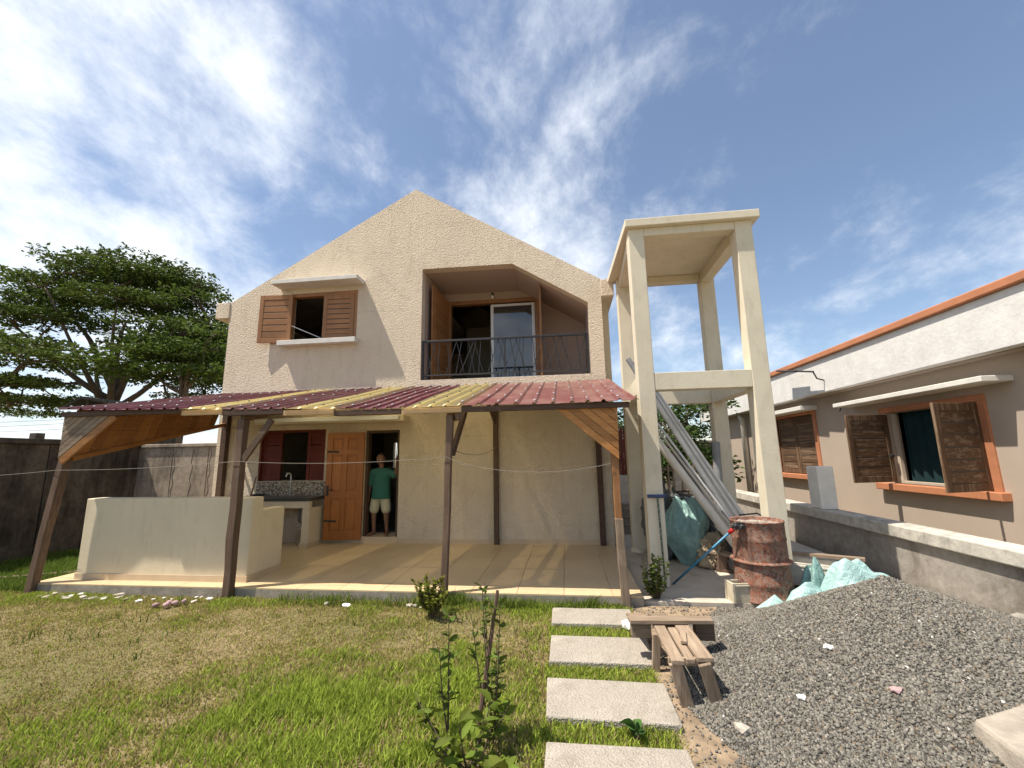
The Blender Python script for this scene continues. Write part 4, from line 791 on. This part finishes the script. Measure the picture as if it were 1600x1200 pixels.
single('timber', MB().bar((2.60, 6.30, 0.42), (3.5, 5.75, 0.44), 0.10, 0.04), 'grey_wood_x', 'weathered plank laid across the top of the dirty white crate', 'plank', bev=0.004)
single('timber', MB().bar((2.05, 6.85, 0.30), (2.75, 6.35, 0.24), 0.16, 0.04), 'grey_wood_x', 'flat board on a block beside the drum under the tower', 'plank', bev=0.004)
tb = thing('block_stand', (2.2, 6.75, 0.045), 'dark timber stand holding the flat board under the tower', 'stand')
part('leg', B(2.12, 2.24, 6.66, 6.82, 0.045, 0.268), 'post_wood_z', tb, 0.005); part('leg', B(2.55, 2.66, 6.40, 6.55, 0.045, 0.228), 'post_wood_z', tb, 0.005)
part('rail', MB().bar((2.10, 6.72, 0.07), (2.66, 6.45, 0.07), 0.05, 0.04), 'post_wood_x', tb)
# leaning pipes
pipes = []
for i in range(5):
    pipes.append(((2.72+0.07*i, 6.58+0.06*i, 0.05), (1.11+0.085*i, 7.05+0.10*i, 3.30-0.06*i), 0.043, ['pvc_grey', 'pvc_dark'][i % 2 if i < 4 else 0], ['leftmost', 'second from left', 'middle', 'fourth from left', 'rightmost'][i]+' grey pipe of the long bundle leaning on the tower'))
pipes += [((2.58, 6.50, 0.05), (1.14, 6.60, 2.30), 0.06, 'pvc_pale', 'pale beige pipe leaning lowest under the tower beam'), ((2.72, 6.56, 0.05), (1.19, 6.75, 2.47), 0.018, 'pvc_pale', 'thin pale tube lying along the pipe bundle'), ((2.76, 6.50, 0.05), (1.17, 6.66, 2.58), 0.016, 'alu', 'thin aluminium tube lying along the pipe bundle'), ((2.66, 6.66, 0.05), (1.72, 7.0, 1.75), 0.055, 'pvc_dark', 'short dark pipe between the pale and grey pipes'),
         ((2.62, 7.86, 0.05), (2.64, 7.84, 1.92), 0.065, 'pvc_grey', 'upright grey pipe standing before the far right column')]
for a, b, r, mt, lb in pipes:
    mb = MB().tube([a, b], r, 16, cap=False); mb.tube([b, a], r*0.86, 16, cap=False)
    n = 16; o_ = len(mb.v)//2
    mb.f += [(n+j, n+(j+1) % n, o_+((n-j-1) % n), o_+((n-j) % n)) for j in range(0)]
    single('pipe', mb, mt, lb, 'pipe', 'pipes stored under the tank tower', smooth=True)
single('tie_wire', MB().tube([(2.40, 6.46, 0.78), (2.62, 6.40, 0.80), (2.74, 6.46, 0.82), (2.70, 6.62, 0.86), (2.45, 6.6, 0.84), (2.40, 6.46, 0.78)], 0.012, 6), 'iron', 'dark wire tied round the leaning pipe bundle', 'wire')
# squeegee and broom
sq = thing('squeegee', (1.18, 5.86, 0.045), 'floor squeegee stood upside down against the front tower column', 'squeegee')
part('head', MB().tube([(1.06, 5.875, 1.175), (1.30, 5.875, 1.175)], 0.022, 10), 'blue_plastic', sq, smooth=True)
part('pole', MB().tube([(1.185, 5.865, 1.16), (1.20, 5.84, 0.06)], 0.013, 8), 'speckled_pole', sq, smooth=True)
br = thing('broom', (1.4, 6.0, 0.045), 'blue-handled brush with red collar leaning on the drum', 'broom')
part('pole', MB().tube([(1.33, 6.02, 0.055), (1.90, 5.45, 0.80)], 0.0135, 8), 'blue_pole', br, smooth=True)
part('collar', MB().tube([(1.893, 5.457, 0.79), (1.935, 5.41, 0.85)], 0.024, 10), 'red_plastic', br, smooth=True)
part('bristles', blob((1.975, 5.38, 0.885), (0.075, 0.05, 0.05), 9, 0.4, 3), 'iron', br)
# scrap heap under and behind the tower
for i in range(16):
    a = Vector((random.uniform(1.4, 2.0), random.uniform(7.3, 8.4), random.uniform(0.72, 1.05))); an = random.uniform(-0.5, 0.5); L_ = random.uniform(0.45, 0.8)
    single('scrap_stick', MB().tube([a, a+Vector((math.cos(an)*L_, math.sin(an)*0.4, random.uniform(-0.3, 0.15)))], random.uniform(0.012, 0.024), 6), random.choice(['post_wood_x', 'twig', 'pvc_dark']), 'thin dark stick on the scrap heap under the tower', 'stick', 'scrap sticks under the tower')
single('scrap_heap', blob((1.98, 7.95, 0.40), (0.55, 0.6, 0.55), 12, 0.4), 'sack_grey', 'dark heap of building scrap behind the teal sack', 'scrap')
pf = thing('stick_fence', (2.7, 11.0, 0.045), 'rough fence of thin pale sticks behind the tank tower', 'fence')
for i in range(11):
    x = 2.05+i*0.15; part('picket', MB().tube([(x, 11, 0.05), (x+random.uniform(-.05, .08), 11, 1.55+random.uniform(-.12, .2))], 0.022, 6), 'grey_wood_z', pf)
for z in (0.6, 1.35): part('rail', MB().bar((1.95, 11.03, z), (3.7, 11.03, z+0.05), 0.03, 0.05), 'grey_wood_x', pf)
single('white_panel', B(2.75, 3.1, 11.3, 11.34, 0.05, 1.35), 'dirty_white', 'whitish board standing behind the stick fence', 'board')
gt = thing('side_gate', (1.4, 12.0, 0.045), 'dark red metal gate between the house and the tower', 'gate')
for k in range(5): part('board', B(1.22+k*0.1, 1.31+k*0.1, 12.0, 12.03, 1.18, 2.45), 'red_wood', gt, 0.004)
part('frame', MB().box(1.18, 1.22, 11.99, 12.05, 0.05, 2.47).box(1.72, 1.76, 11.99, 12.05, 0.05, 2.47), 'iron', gt)
part('lower_panel', B(1.22, 1.72, 12.0, 12.03, 0.06, 1.17), 'dirty_white', gt)
for k in range(4): single('stacked_block', B(1.08, 1.42, 9.6+0.01*k, 10.0+0.01*k, 0.045+k*0.16, 0.195+k*0.16), 'wall_grey', ['lowest grey block of the stack beside the house', 'second grey block from the ground in the stack beside the house', 'third grey block from the ground in the stack beside the house', 'topmost grey block of the stack beside the house'][k], 'block', 'blocks stacked beside the house', bev=0.01)

# trestle of old planks by the path
tr = thing('trestle', (0.83, 3.75, 0), 'low wooden trestle bench of weathered planks beside the path', 'trestle')
for a, b, w, z in (((0.72, 3.98), (0.72, 3.28), 0.085, 0.315), ((0.815, 3.98), (0.82, 3.34), 0.06, 0.30), ((0.90, 3.99), (0.915, 3.33), 0.11, 0.318)): part('top_plank', MB().bar((*a, z), (*b, z-0.01), w, 0.03), 'grey_wood_y', tr, 0.004)
part('top_plank', MB().bar((0.87, 3.72, 0.333), (0.83, 3.55, 0.329), 0.045, 0.022), 'grey_wood_y', tr, 0.003)
for x0, x1 in ((0.705, 0.775), (0.90, 0.975)): part('leg', MB().bar((x0, 3.31, 0.29), (x1, 3.34, 0.0), 0.085, 0.028, (1, 0, 0)), 'grey_wood_z', tr, 0.004)
for x0 in (0.68, 0.95): part('leg', MB().bar((x0, 3.80, 0.29), (x0-0.02, 3.82, 0.0), 0.06, 0.04, (1, 0, 0)), 'grey_wood_z', tr, 0.004)
part('cross_piece', MB().bar((0.67, 3.36, 0.28), (0.98, 3.38, 0.28), 0.03, 0.05), 'grey_wood_x', tr, 0.003)
part('cross_plank', MB().bar((0.48, 3.90, 0.352), (1.16, 3.95, 0.352), 0.11, 0.032), 'grey_wood_x', tr, 0.005)
part('end_block', B(0.50, 0.66, 3.90, 4.00, 0.215, 0.334), 'grey_wood_x', tr, 0.005); part('end_block', B(1.02, 1.17, 3.92, 4.02, 0.2, 0.334), 'post_wood_x', tr, 0.005)
for x, w in ((0.62, 0.14), (0.83, 0.16)): part('rear_plank', MB().bar((x, 4.02, 0.30), (x-0.02, 4.48, 0.20), w, 0.03), 'grey_wood_y', tr, 0.004)
part('rear_leg', B(0.56, 0.64, 4.36, 4.44, 0, 0.2), 'post_wood_z', tr); part('rear_leg', B(0.82, 0.90, 4.36, 4.44, 0, 0.2), 'post_wood_z', tr)
single('paint_scrap', rock((0.56, 4.62, 0.05), 0.07, 77, 0.9), 'stone_white', 'white rag lying beside the rear end of the trestle', 'rag')

# ------------------------------------------------------------------ vegetation
def leaf_cloud(P, D, size, asp, col, fold=0.25):
    """P positions, D axis directions: four-vertex folded leaves"""
    N = len(P); D = D/np.linalg.norm(D, axis=1)[:, None]; U = rng.normal(size=(N, 3)); U[:, 2] += 1.2
    Sd = np.cross(D, U); Sd /= np.linalg.norm(Sd, axis=1)[:, None]+1e-9; Nn = np.cross(Sd, D)
    L = size[:, None]; w = L*asp
    a = P; b = P+D*L*0.45+Sd*w/2+Nn*w*fold; c = P+D*L; d = P+D*L*0.45-Sd*w/2+Nn*w*fold
    V = np.stack([a, b, c, d], 1).reshape(-1, 3); i = np.arange(N)[:, None]*4
    T = np.concatenate([i+np.array([[0, 1, 2]]), i+np.array([[0, 2, 3]])]); return V, T, np.repeat(col, 4, axis=0)
def fine_leaves(P, D, size, asp, col, fold=0.22):
    N = len(P); D = D/np.linalg.norm(D, axis=1)[:, None]; U = rng.normal(size=(N, 3)); U[:, 2] += 1.6
    Sd = np.cross(D, U); Sd /= np.linalg.norm(Sd, axis=1)[:, None]+1e-9; Nn = np.cross(Sd, D); L = size[:, None]; w = L*asp*(0.8+0.4*rng.random((N, 1))); cv = L*(0.05+0.25*rng.random((N, 1)))
    ring = [(0.0, 0.0), (0.15, 0.55), (0.4, 1.0), (0.7, 0.8), (0.9, 0.35), (1.0, 0.0), (0.9, -0.35), (0.7, -0.8), (0.4, -1.0), (0.15, -0.55)]
    V = np.stack([P+D*L*a+Sd*w*0.5*b+Nn*(abs(b)*w*fold)-Nn*cv*a*a for a, b in ring]+[P+D*L*0.45-Nn*cv*0.2], 1); i = np.arange(N)[:, None]*11
    T = np.concatenate([i+np.array([[k, (k+1) % 10, 10]]) for k in range(10)]); return V.reshape(-1, 3), T, np.repeat(col, 11, axis=0)
def greens(N, base, var=0.3):
    return np.array(base)[None]*(1-var+2*var*rng.random((N, 1)))*(1+0.15*(rng.random((N, 3))-0.5))
def tree(name, loc, label, trunk_h, pads, leafn, lsize, base, trunk_r=0.25, cat='tree', group=None, limb_r=0.09, nlimb=7):
    t = thing(name, loc, label, cat, group); l = Vector(loc)
    mb = MB().tube([l, l+Vector((0.05, 0, trunk_h*0.5)), l+Vector((0.0, 0.1, trunk_h)), l+Vector((0.1, 0, trunk_h*1.5))], [trunk_r, trunk_r*0.8, trunk_r*0.7, trunk_r*0.4], 10)
    nodes = []; top = Vector((0, 0.05, trunk_h)); ztop = max(p[2] for p in pads); rmax = max(math.hypot(p[0], p[1]) for p in pads)
    for k in range(nlimb):
        an = 2*math.pi*(k+random.uniform(-.3, .3))/nlimb; f_ = random.uniform(0.35, 0.95); e = Vector((math.cos(an)*rmax*f_*0.8, math.sin(an)*rmax*f_*0.6, trunk_h+(ztop-trunk_h)*(1.0-0.55*f_))); st = Vector((0, 0, trunk_h*random.uniform(0.75, 1.35))); pts = []
        for q in range(8):
            u = q/7; pts.append(st.lerp(e, u)+Vector((math.sin(u*3.1+k)*0.25*u, math.cos(u*2.6+k)*0.25*u, (e.z-st.z)*0.22*math.sin(u*math.pi)*(1 if f_ < 0.6 else -0.5))))
        mb.tube([p+l for p in pts], [limb_r*(1.25-1.05*q/7) for q in range(8)], 7); nodes += pts[2:]
    for (dx, dy, z, rx, rz_) in pads:
        e = Vector((dx, dy, z)); s_ = min(nodes, key=lambda p: (p-e).length+max(0, p.z-e.z)*2); md = s_.lerp(e, 0.55)+Vector((random.uniform(-.2, .2), random.uniform(-.2, .2), -0.08*(e-s_).length*random.uniform(0, 1)))
        mb.tube([l+s_, l+md, l+e], [limb_r*0.42, limb_r*0.3, limb_r*0.12], 6); nodes.append(md)
        for k in range(4):
            q = e+Vector((random.uniform(-rx, rx)*0.85, random.uniform(-rx, rx)*0.85, random.uniform(-0.1, rz_))); mb.tube([l+md.lerp(e, random.uniform(0.3, 1.0)), l+q], [limb_r*0.2, limb_r*0.06], 5)
    part('trunk', mb, 'bark', t, smooth=True)
    VV = []; TT = []; CC = []; o = 0
    for (dx, dy, z, rx, rz_) in pads:
        n = int(leafn*rx*rx); an = rng.uniform(0, 6.283, n); rr = np.sqrt(rng.random(n)); wob = 0.75+0.5*vnoise(np.cos(an)*2+dx*5, np.sin(an)*2+dy*5, 1.7)
        clump = vnoise(np.cos(an)*rr*3+dx*3, np.sin(an)*rr*3+dy*7, 1.5); kp = clump > 0.36; an, rr, wob = an[kp], rr[kp], wob[kp]; n = len(an)
        P = np.stack([dx+rx*rr*wob*np.cos(an), dy+rx*rr*wob*np.sin(an), z+rz_*(rng.normal(size=n)*0.45)+rz_*0.6*(1-rr)], -1)
        D = rng.normal(size=(n, 3))*np.array([1, 1, 0.4]); D[:, :2] += np.stack([np.cos(an), np.sin(an)], -1)*0.5
        v, f, c = leaf_cloud(P, D, lsize*(0.7+0.6*rng.random(n)), 0.5, greens(n, base)); VV.append(v); TT.append(f+o); CC.append(c); o += len(v)
    np_obj('crown', np_mesh('crown', np.concatenate(VV), None, np.concatenate(TT), np.concatenate(CC)), 'leaf', t)
    return t
# big umbrella tree: tiers of flat sprays
random.seed(21)
pads = []
for k in range(112):
    z = random.uniform(3.9, 11.3); t_ = (z-3.9)/7.4; R_ = 8.0*(1-t_**2.2*0.75)*random.uniform(0.25, 1.0)**0.6; an = random.uniform(0, 6.283)
    pads.append((R_*math.cos(an), R_*math.sin(an)*0.7, z+0.05*R_, random.uniform(0.9, 2.1), random.uniform(0.10, 0.20)))
tree('umbrella_tree', (-21.6, 17.5, 0), 'large dark green tree with flat layered branches behind the left wall', 4.2, pads, 360, 0.18, (0.078, 0.112, 0.022), 0.26, limb_r=0.13, nlimb=9)
pads = [(random.uniform(-2.2, 2.2), random.uniform(-1.5, 1.5), random.uniform(5.0, 7.3), random.uniform(0.7, 1.25), random.uniform(0.18, 0.3)) for k in range(26)]
tree('small_tree', (-15.4, 15.2, 0), 'smaller bright green tree just left of the house wall', 4.2, pads, 330, 0.19, (0.085, 0.13, 0.024), 0.16, limb_r=0.07)
for i, (x, y, h, lb) in enumerate(((3.5, 14.5, 3.2, 'leafy garden tree seen through the tower columns'), (4.9, 19.0, 4.2, 'taller garden tree far behind the neighbouring house end'), (2.4, 17.0, 3.0, 'garden shrub seen between the house and the tower'))):
    pads = [(random.uniform(-1.2, 1.2), random.uniform(-0.8, 0.8), h*random.uniform(0.25, 1.0), random.uniform(0.5, 0.9), random.uniform(0.2, 0.35)) for k in range(22)]
    tree('garden_tree', (x, y, 0), lb, h*0.45, pads, 420, 0.17, (0.055, 0.095, 0.022), 0.1, group='garden trees behind the tower', limb_r=0.05)
def shrub(name, loc, label, nst, h, spread, lsize, base, per=26, asp=0.6, cat='shrub'):
    t = thing(name, loc, label, cat); l = Vector(loc); mb = MB(); P = []; D = []
    for k in range(nst):
        an = random.uniform(0, 6.283); s = spread*random.uniform(0.2, 1); hh = h*random.uniform(0.5, 1); e = l+Vector((math.cos(an)*s, math.sin(an)*s, hh)); m_ = l.lerp(e, 0.5)+Vector((math.cos(an)*s*0.15, math.sin(an)*s*0.15, 0))
        mb.tube([l, m_, e], [0.007, 0.005, 0.002], 5)
        for q in range(per):
            u = random.uniform(0.25, 1.0); p = (l.lerp(m_, u*2) if u < 0.5 else m_.lerp(e, u*2-1)); a2 = random.uniform(0, 6.283); P.append(p-l); D.append((math.cos(a2), math.sin(a2), random.uniform(0.1, 0.9)))
    part('stems', mb, 'twig', t); n = len(P)
    v, f, c = fine_leaves(np.array(P), np.array(D), lsize*(0.6+0.7*rng.random(n)), asp, greens(n, base, 0.35)); np_obj('leaves', np_mesh('leaves', v, None, f, c), 'leaf', t); return t
shrub('boxwood_shrub', (-1.50, 4.78, 0), 'small dense yellow-green shrub at the foot of the middle porch post', 26, 0.46, 0.22, 0.042, (0.15, 0.17, 0.022), 34)
shrub('boxwood_shrub', (1.02, 5.46, 0), 'small upright green shrub at the foot of the front tower column', 16, 0.55, 0.24, 0.045, (0.085, 0.12, 0.022), 34)
shrub('citrus_sapling', (-0.60, 2.60, 0), 'young citrus sapling with glossy leaves in the near lawn', 13, 0.36, 0.50, 0.085, (0.11, 0.15, 0.02), 10, 0.5, 'sapling')
shrub('citrus_sapling', (-0.78, 2.85, 0), 'tall thin sapling shoot standing left of the garden stake', 2, 0.86, 0.08, 0.07, (0.10, 0.14, 0.025), 24, 0.45, 'sapling')
shrub('citrus_sapling', (-0.50, 2.86, 0), 'leafy sapling shoot growing up along the garden stake', 5, 0.92, 0.16, 0.06, (0.10, 0.14, 0.025), 24, 0.45, 'sapling')
single('garden_stake', MB().tube([(-0.60, 2.78, -0.02), (-0.53, 2.85, 0.45), (-0.47, 2.9, 0.86)], [0.016, 0.014, 0.011], 7), 'post_wood_z', 'brown wooden stake supporting the young citrus sapling', 'stake')
shrub('weed', (0.36, 2.94, 0), 'single broad-leaved weed between the two nearest stepping stones', 3, 0.12, 0.04, 0.085, (0.06, 0.13, 0.03), 3, 0.9, 'weed')

# grass
def grass(N, xr, yr, hfun, dens, name, label, cfun):
    x = rng.uniform(*xr, N); y = rng.uniform(*yr, N)
    kp = rng.random(N) < dens(x, y); x, y = x[kp], y[kp]; n = len(x); h = hfun(x, y)*(0.5+0.9*rng.random(n)); w = 0.0028+0.0028*rng.random(n); an = rng.uniform(0, 6.283, n)
    ln = h*(0.25+0.6*rng.random(n)); la = rng.uniform(0, 6.283, n); z = ground_z(x, y)-0.004
    z = np.where(x > -0.6, np.minimum(z, 0)-0.005, z)
    dx, dy = np.cos(an)*w, np.sin(an)*w; lx, ly = np.cos(la)*ln, np.sin(la)*ln
    V = np.stack([np.stack([x-dx, y-dy, z], -1), np.stack([x+dx, y+dy, z], -1), np.stack([x-dx*.8+lx*.35, y-dy*.8+ly*.35, z+h*.6], -1), np.stack([x+dx*.8+lx*.35, y+dy*.8+ly*.35, z+h*.6], -1), np.stack([x+lx, y+ly, z+h], -1)], 1).reshape(-1, 3)
    i = np.arange(n)[:, None]*5; C = np.repeat(cfun(x, y, n), 5, axis=0)
    o = np_obj(name, np_mesh(name, V, i+np.array([[0, 1, 3, 2]]), i+np.array([[2, 3, 4]]), C), 'grass'); return tag(o, label, 'grass', kind='stuff')
def lush(x, y):
    g = np.exp(-((x+1.7)/1.25)**2-((y-3.1)/0.85)**2)*1.1+np.exp(-((x+0.6)/0.5)**2-((y-3.2)/1.6)**2)*0.5+np.exp(-((y-5.1)/0.22)**2)*0.45+np.exp(-((x+0.1)/0.8)**2-((y-5.1)/0.3)**2)*0.7+np.exp(-((x+8.6)/1.2)**2)*0.7+np.exp(-((x+3.4)/0.8)**2-((y-2.6)/0.5)**2)*0.5
    return np.clip(g*(0.4+1.2*fbm(x, y, 2.3))+(fbm(x, y, 1.3)-0.5)*1.2+(vnoise(x, y, 7)-0.5)*0.5-0.07, 0, 1)
def free(x, y):
    ok = ~((x > -7.42) & (y > 5.27)) & (x < -0.2+0.02*rng.random(len(x))) & (x > -9.75)
    gap = np.zeros(len(x), bool)
    for c, d in ((5.06, 5.27), (4.32, 4.63), (3.55, 3.82), (2.82, 3.06), (2.03, 2.25)): gap |= (x >= -0.22) & (x < 0.63+0.06*rng.random(len(x))) & (y > c-0.025) & (y < d+0.03)
    return ok, gap
def dens(x, y):
    ok, gap = free(x, y); l = lush(x, y); d = np.where(ok, 0.62+0.38*l, 0)*(0.35+1.0*fbm(x, y, 4)); return np.where(gap, 0.95, d)
def hgt(x, y):
    ok, gap = free(x, y); return np.where(gap, 0.045, 0.016+0.052*lush(x, y)**1.2)
def gcol(x, y, n):
    ok, gap = free(x, y); l = np.where(gap, 0.75, lush(x, y)); dry = rng.random(n) > (0.40+0.6*l)
    g = np.array([(0.29, 0.365, 0.055)])*(0.6+0.8*rng.random((n, 1))); b = np.array([(0.38, 0.30, 0.145)])*(0.6+0.7*rng.random((n, 1)))
    m_ = np.array([(0.34, 0.31, 0.085)])*(0.7+0.6*rng.random((n, 1))); lm_ = (l < 0.4) & (rng.random(n) < 0.5)
    c = np.where(dry[:, None], b, g); return np.where((lm_ & ~dry)[:, None], m_, c)
grass(430000, (-9.7, 0.72), (1.9, 5.3), hgt, dens, 'lawn_grass', 'patchy short grass covering the lawn before the porch', gcol)
grass(26000, (-9.7, -7.3), (5.25, 8.6), lambda x, y: 0.06+0.10*fbm(x, y, 2), lambda x, y: np.where((x < -7.4), 0.9, 0), 'rough_grass', 'longer green grass in the corner left of the porch', lambda x, y, n: greens(n, (0.12, 0.18, 0.03), 0.4))
grass(9000, (-9.0, -0.3), (1.9, 5.2), lambda x, y: 0.05+0.06*vnoise(x, y, 3), lambda x, y: 1.0*(vnoise(x, y, 6) > 0.78), 'weed_tufts', 'scattered darker green weed tufts standing out of the lawn', lambda x, y, n: greens(n, (0.085, 0.13, 0.025), 0.4))
grass(5000, (-3.6, 0.6), (5.06, 5.27), lambda x, y: 0.04+0.13*fbm(x, y, 3), lambda x, y: 0.25+0.7*(fbm(x, y, 2.2) > 0.5), 'edge_grass', 'taller grass tufts along the porch edge', lambda x, y, n: greens(n, (0.13, 0.18, 0.03), 0.4))

# ------------------------------------------------------------------ far things
hut = thing('hut', (-17.5, 14, 0), 'dark roofed hut just showing under the big tree', 'hut')
part('wall', MB().box(-17.2, -15.8, 14.2, 15.6, 0, 3.7).box(-18.6, -18.5, 14.2, 14.3, 0, 4.2), 'wall_black', hut)
part('roof', MB().poly([(-19.4, 14.0, 3.95), (-18.6, 14.0, 4.32), (-15.3, 14.0, 3.75), (-15.3, 14.0, 3.65), (-18.6, 14.0, 4.22), (-19.4, 14.0, 3.88)], (0, 2.0, 0)), 'iron', hut)
for k, (z0, z1) in enumerate(((5.55, 5.62), (5.15, 5.3), (4.75, 4.8))): single('power_line', MB().tube(sag((-70, 30, z0+0.4), (-20, 30, z1+0.9), 0.9, 20), 0.016, 4), 'wire', ['highest thin power line in the sky left of the canopy', 'middle thin power line in the sky left of the canopy', 'lowest thin power line in the sky left of the canopy'][k], 'power line', 'power lines on the left')

# ------------------------------------------------------------------ the person in the doorway
def capsules(lst, n=14):
    mb = MB()
    for p, q, a, b in lst:
        p, q = Vector(p), Vector(q); d = (q-p); L_ = d.length or 1e-6; d = d/L_ if L_ > 1e-5 else Vector((0, 0, 1)); pts = []; rs = []
        for k in range(5): t = math.pi/2*k/5; pts.append(p-d*a*math.cos(t)); rs.append(max(a*math.sin(t), 1e-3))
        pts += [p, q]; rs += [a, b]
        for k in range(4, -1, -1): t = math.pi/2*k/5; pts.append(q+d*b*math.cos(t)); rs.append(max(b*math.sin(t), 1e-3))
        mb.tube(pts, rs, n)
    return mb
def remeshed(name, mb, vox, mat, parent, it=4, squash=None):
    o = part(name, mb, mat, parent); r = o.modifiers.new('r', 'REMESH'); r.mode = 'VOXEL'; r.voxel_size = vox; s = o.modifiers.new('s', 'SMOOTH'); s.iterations = it; s.factor = 0.5
    dg = bpy.context.evaluated_depsgraph_get(); me = bpy.data.meshes.new_from_object(o.evaluated_get(dg)); o.modifiers.clear(); o.data = me
    for p in me.polygons: p.use_smooth = True
    if not me.materials: me.materials.append(MATS[mat])
    return o
px, py, pz = -3.70, 8.30, 0.235
ps = thing('person', (px, py, pz), 'person in teal t-shirt and khaki shorts standing in the doorway, one arm raised', 'person')
def PP(x, y, z): return (px+x, py+y, pz+z)
body = [(PP(-.075, 0, .80), PP(.075, 0, .80), .105, .105), (PP(0, 0, .84), PP(0, 0, 1.08), .115, .125), (PP(-.10, 0, 1.17), PP(.10, 0, 1.17), .085, .085), (PP(0, 0, 1.25), PP(0, -.015, 1.36), .055, .05),
        (PP(-.02, -.02, 1.475), PP(-.02, -.025, 1.50), .082, .085), (PP(-.02, -.045, 1.415), PP(-.02, -.04, 1.45), .052, .065), (PP(-.02, -.115, 1.44), PP(-.02, -.10, 1.47), .016, .009), (PP(-.105, -.01, 1.455), PP(-.105, -.005, 1.475), .014, .016), (PP(.065, -.01, 1.455), PP(.065, -.005, 1.475), .014, .016), (PP(-.04, -.10, 1.405), PP(0, -.10, 1.405), .010, .010),
        # legs
        (PP(-.10, 0, .78), PP(-.125, -.02, .43), .085, .055), (PP(-.125, -.02, .43), PP(-.13, .02, .07), .053, .034), (PP(-.13, .025, .05), PP(-.165, -.13, .028), .036, .026), (PP(-.15, -.10, .03), PP(-.175, -.15, .022), .03, .018),
        (PP(.09, 0, .78), PP(.13, -.02, .43), .085, .055), (PP(.13, -.02, .43), PP(.14, .02, .07), .053, .034), (PP(.14, .025, .05), PP(.18, -.13, .028), .036, .026), (PP(.165, -.10, .03), PP(.19, -.15, .022), .03, .018),
        # right arm hanging (image left)
        (PP(-.17, 0, 1.21), PP(-.235, .01, .97), .05, .04), (PP(-.235, .01, .97), PP(-.25, -.03, .74), .038, .026), (PP(-.25, -.03, .72), PP(-.25, -.04, .65), .026, .028),
        # left arm raised to the door jamb
        (PP(.17, 0, 1.21), PP(.315, -.05, 1.15), .05, .042), (PP(.315, -.05, 1.15), PP(.365, -.10, 1.39), .038, .026), (PP(.366, -.10, 1.41), PP(.372, -.11, 1.47), .026, .028)]
for k, (dx, L_) in enumerate(((-.022, .055), (-.008, .068), (.007, .072), (.021, .062))):   # fingers
    body.append((PP(-.25, -.04+dx, .635), PP(-.245, -.05+dx*1.1, .635-L_), .0095, .007)); body.append((PP(.372+dx*.3, -.115+dx, 1.485), PP(.378+dx*.5, -.12+dx*1.3, 1.485+L_), .0095, .007))
body.append((PP(-.25, -.062, .69), PP(-.235, -.085, .645), .011, .008)); body.append((PP(.355, -.125, 1.44), PP(.345, -.15, 1.49), .011, .008))
remeshed('body', capsules(body), 0.0075, 'skin', ps, 3)
def shell(rows, n=24):
    """closed ring stack: rows of (cx, cy, z, rx, ry)"""
    mb = MB(); vs = []; fs = []
    for cx, cy, z, rx, ry in rows:
        for j in range(n): an = 2*math.pi*j/n; vs.append(PP(cx+rx*math.cos(an), cy+ry*math.sin(an)*(1+0.05*math.sin(3*an)), z))
    for i in range(len(rows)-1):
        for j in range(n): fs.append((i*n+j, i*n+(j+1) % n, (i+1)*n+(j+1) % n, (i+1)*n+j))
    fs += [tuple(reversed(range(n))), tuple(range((len(rows)-1)*n, len(rows)*n))]; return mb.add(vs, fs)
sh = shell([(0.005, 0, .70, .195, .15), (0, 0, .85, .185, .142), (0, 0, 1.05, .178, .135), (0, 0, 1.18, .19, .125), (0, 0, 1.25, .165, .10), (0, 0, 1.30, .075, .07)])
cs = capsules([(PP(-.17, 0, 1.215), PP(-.225, .007, 1.0), .078, .070), (PP(.165, 0, 1.21), PP(.285, -.04, 1.165), .078, .074), (PP(-.12, 0, 1.20), PP(.12, 0, 1.20), .105, .105)]); sh.add(cs.v, cs.f)
remeshed('shirt', sh, 0.010, 'shirt', ps, 3)
so = shell([(0.0, 0, .68, .175, .13), (0, 0, .74, .17, .125), (0, 0, .86, .165, .12)])
cs = capsules([(PP(-.095, 0, .72), PP(-.12, -.015, .50), .10, .095), (PP(.09, 0, .72), PP(.125, -.015, .50), .10, .095)]); so.add(cs.v, cs.f)
remeshed('shorts', so, 0.010, 'shorts', ps, 3)
remeshed('hair', capsules([(PP(-.02, .012, 1.51), PP(-.02, .005, 1.53), .088, .083), (PP(-.02, .035, 1.46), PP(-.02, .03, 1.50), .075, .085)]), 0.009, 'hair', ps, 2)
for dx in (-.052, .012): part('eye', MB().lathe([(0, -.009), (.007, -.006), (.009, 0), (.007, .006), (0, .009)], PP(dx, -.097, 1.478), 10), 'eye_white', ps, smooth=True)
part('mouth', MB().tube([PP(-.045, -.108, 1.413), PP(-.02, -.113, 1.411), PP(.005, -.108, 1.413)], .006, 6), 'lip', ps, smooth=True)
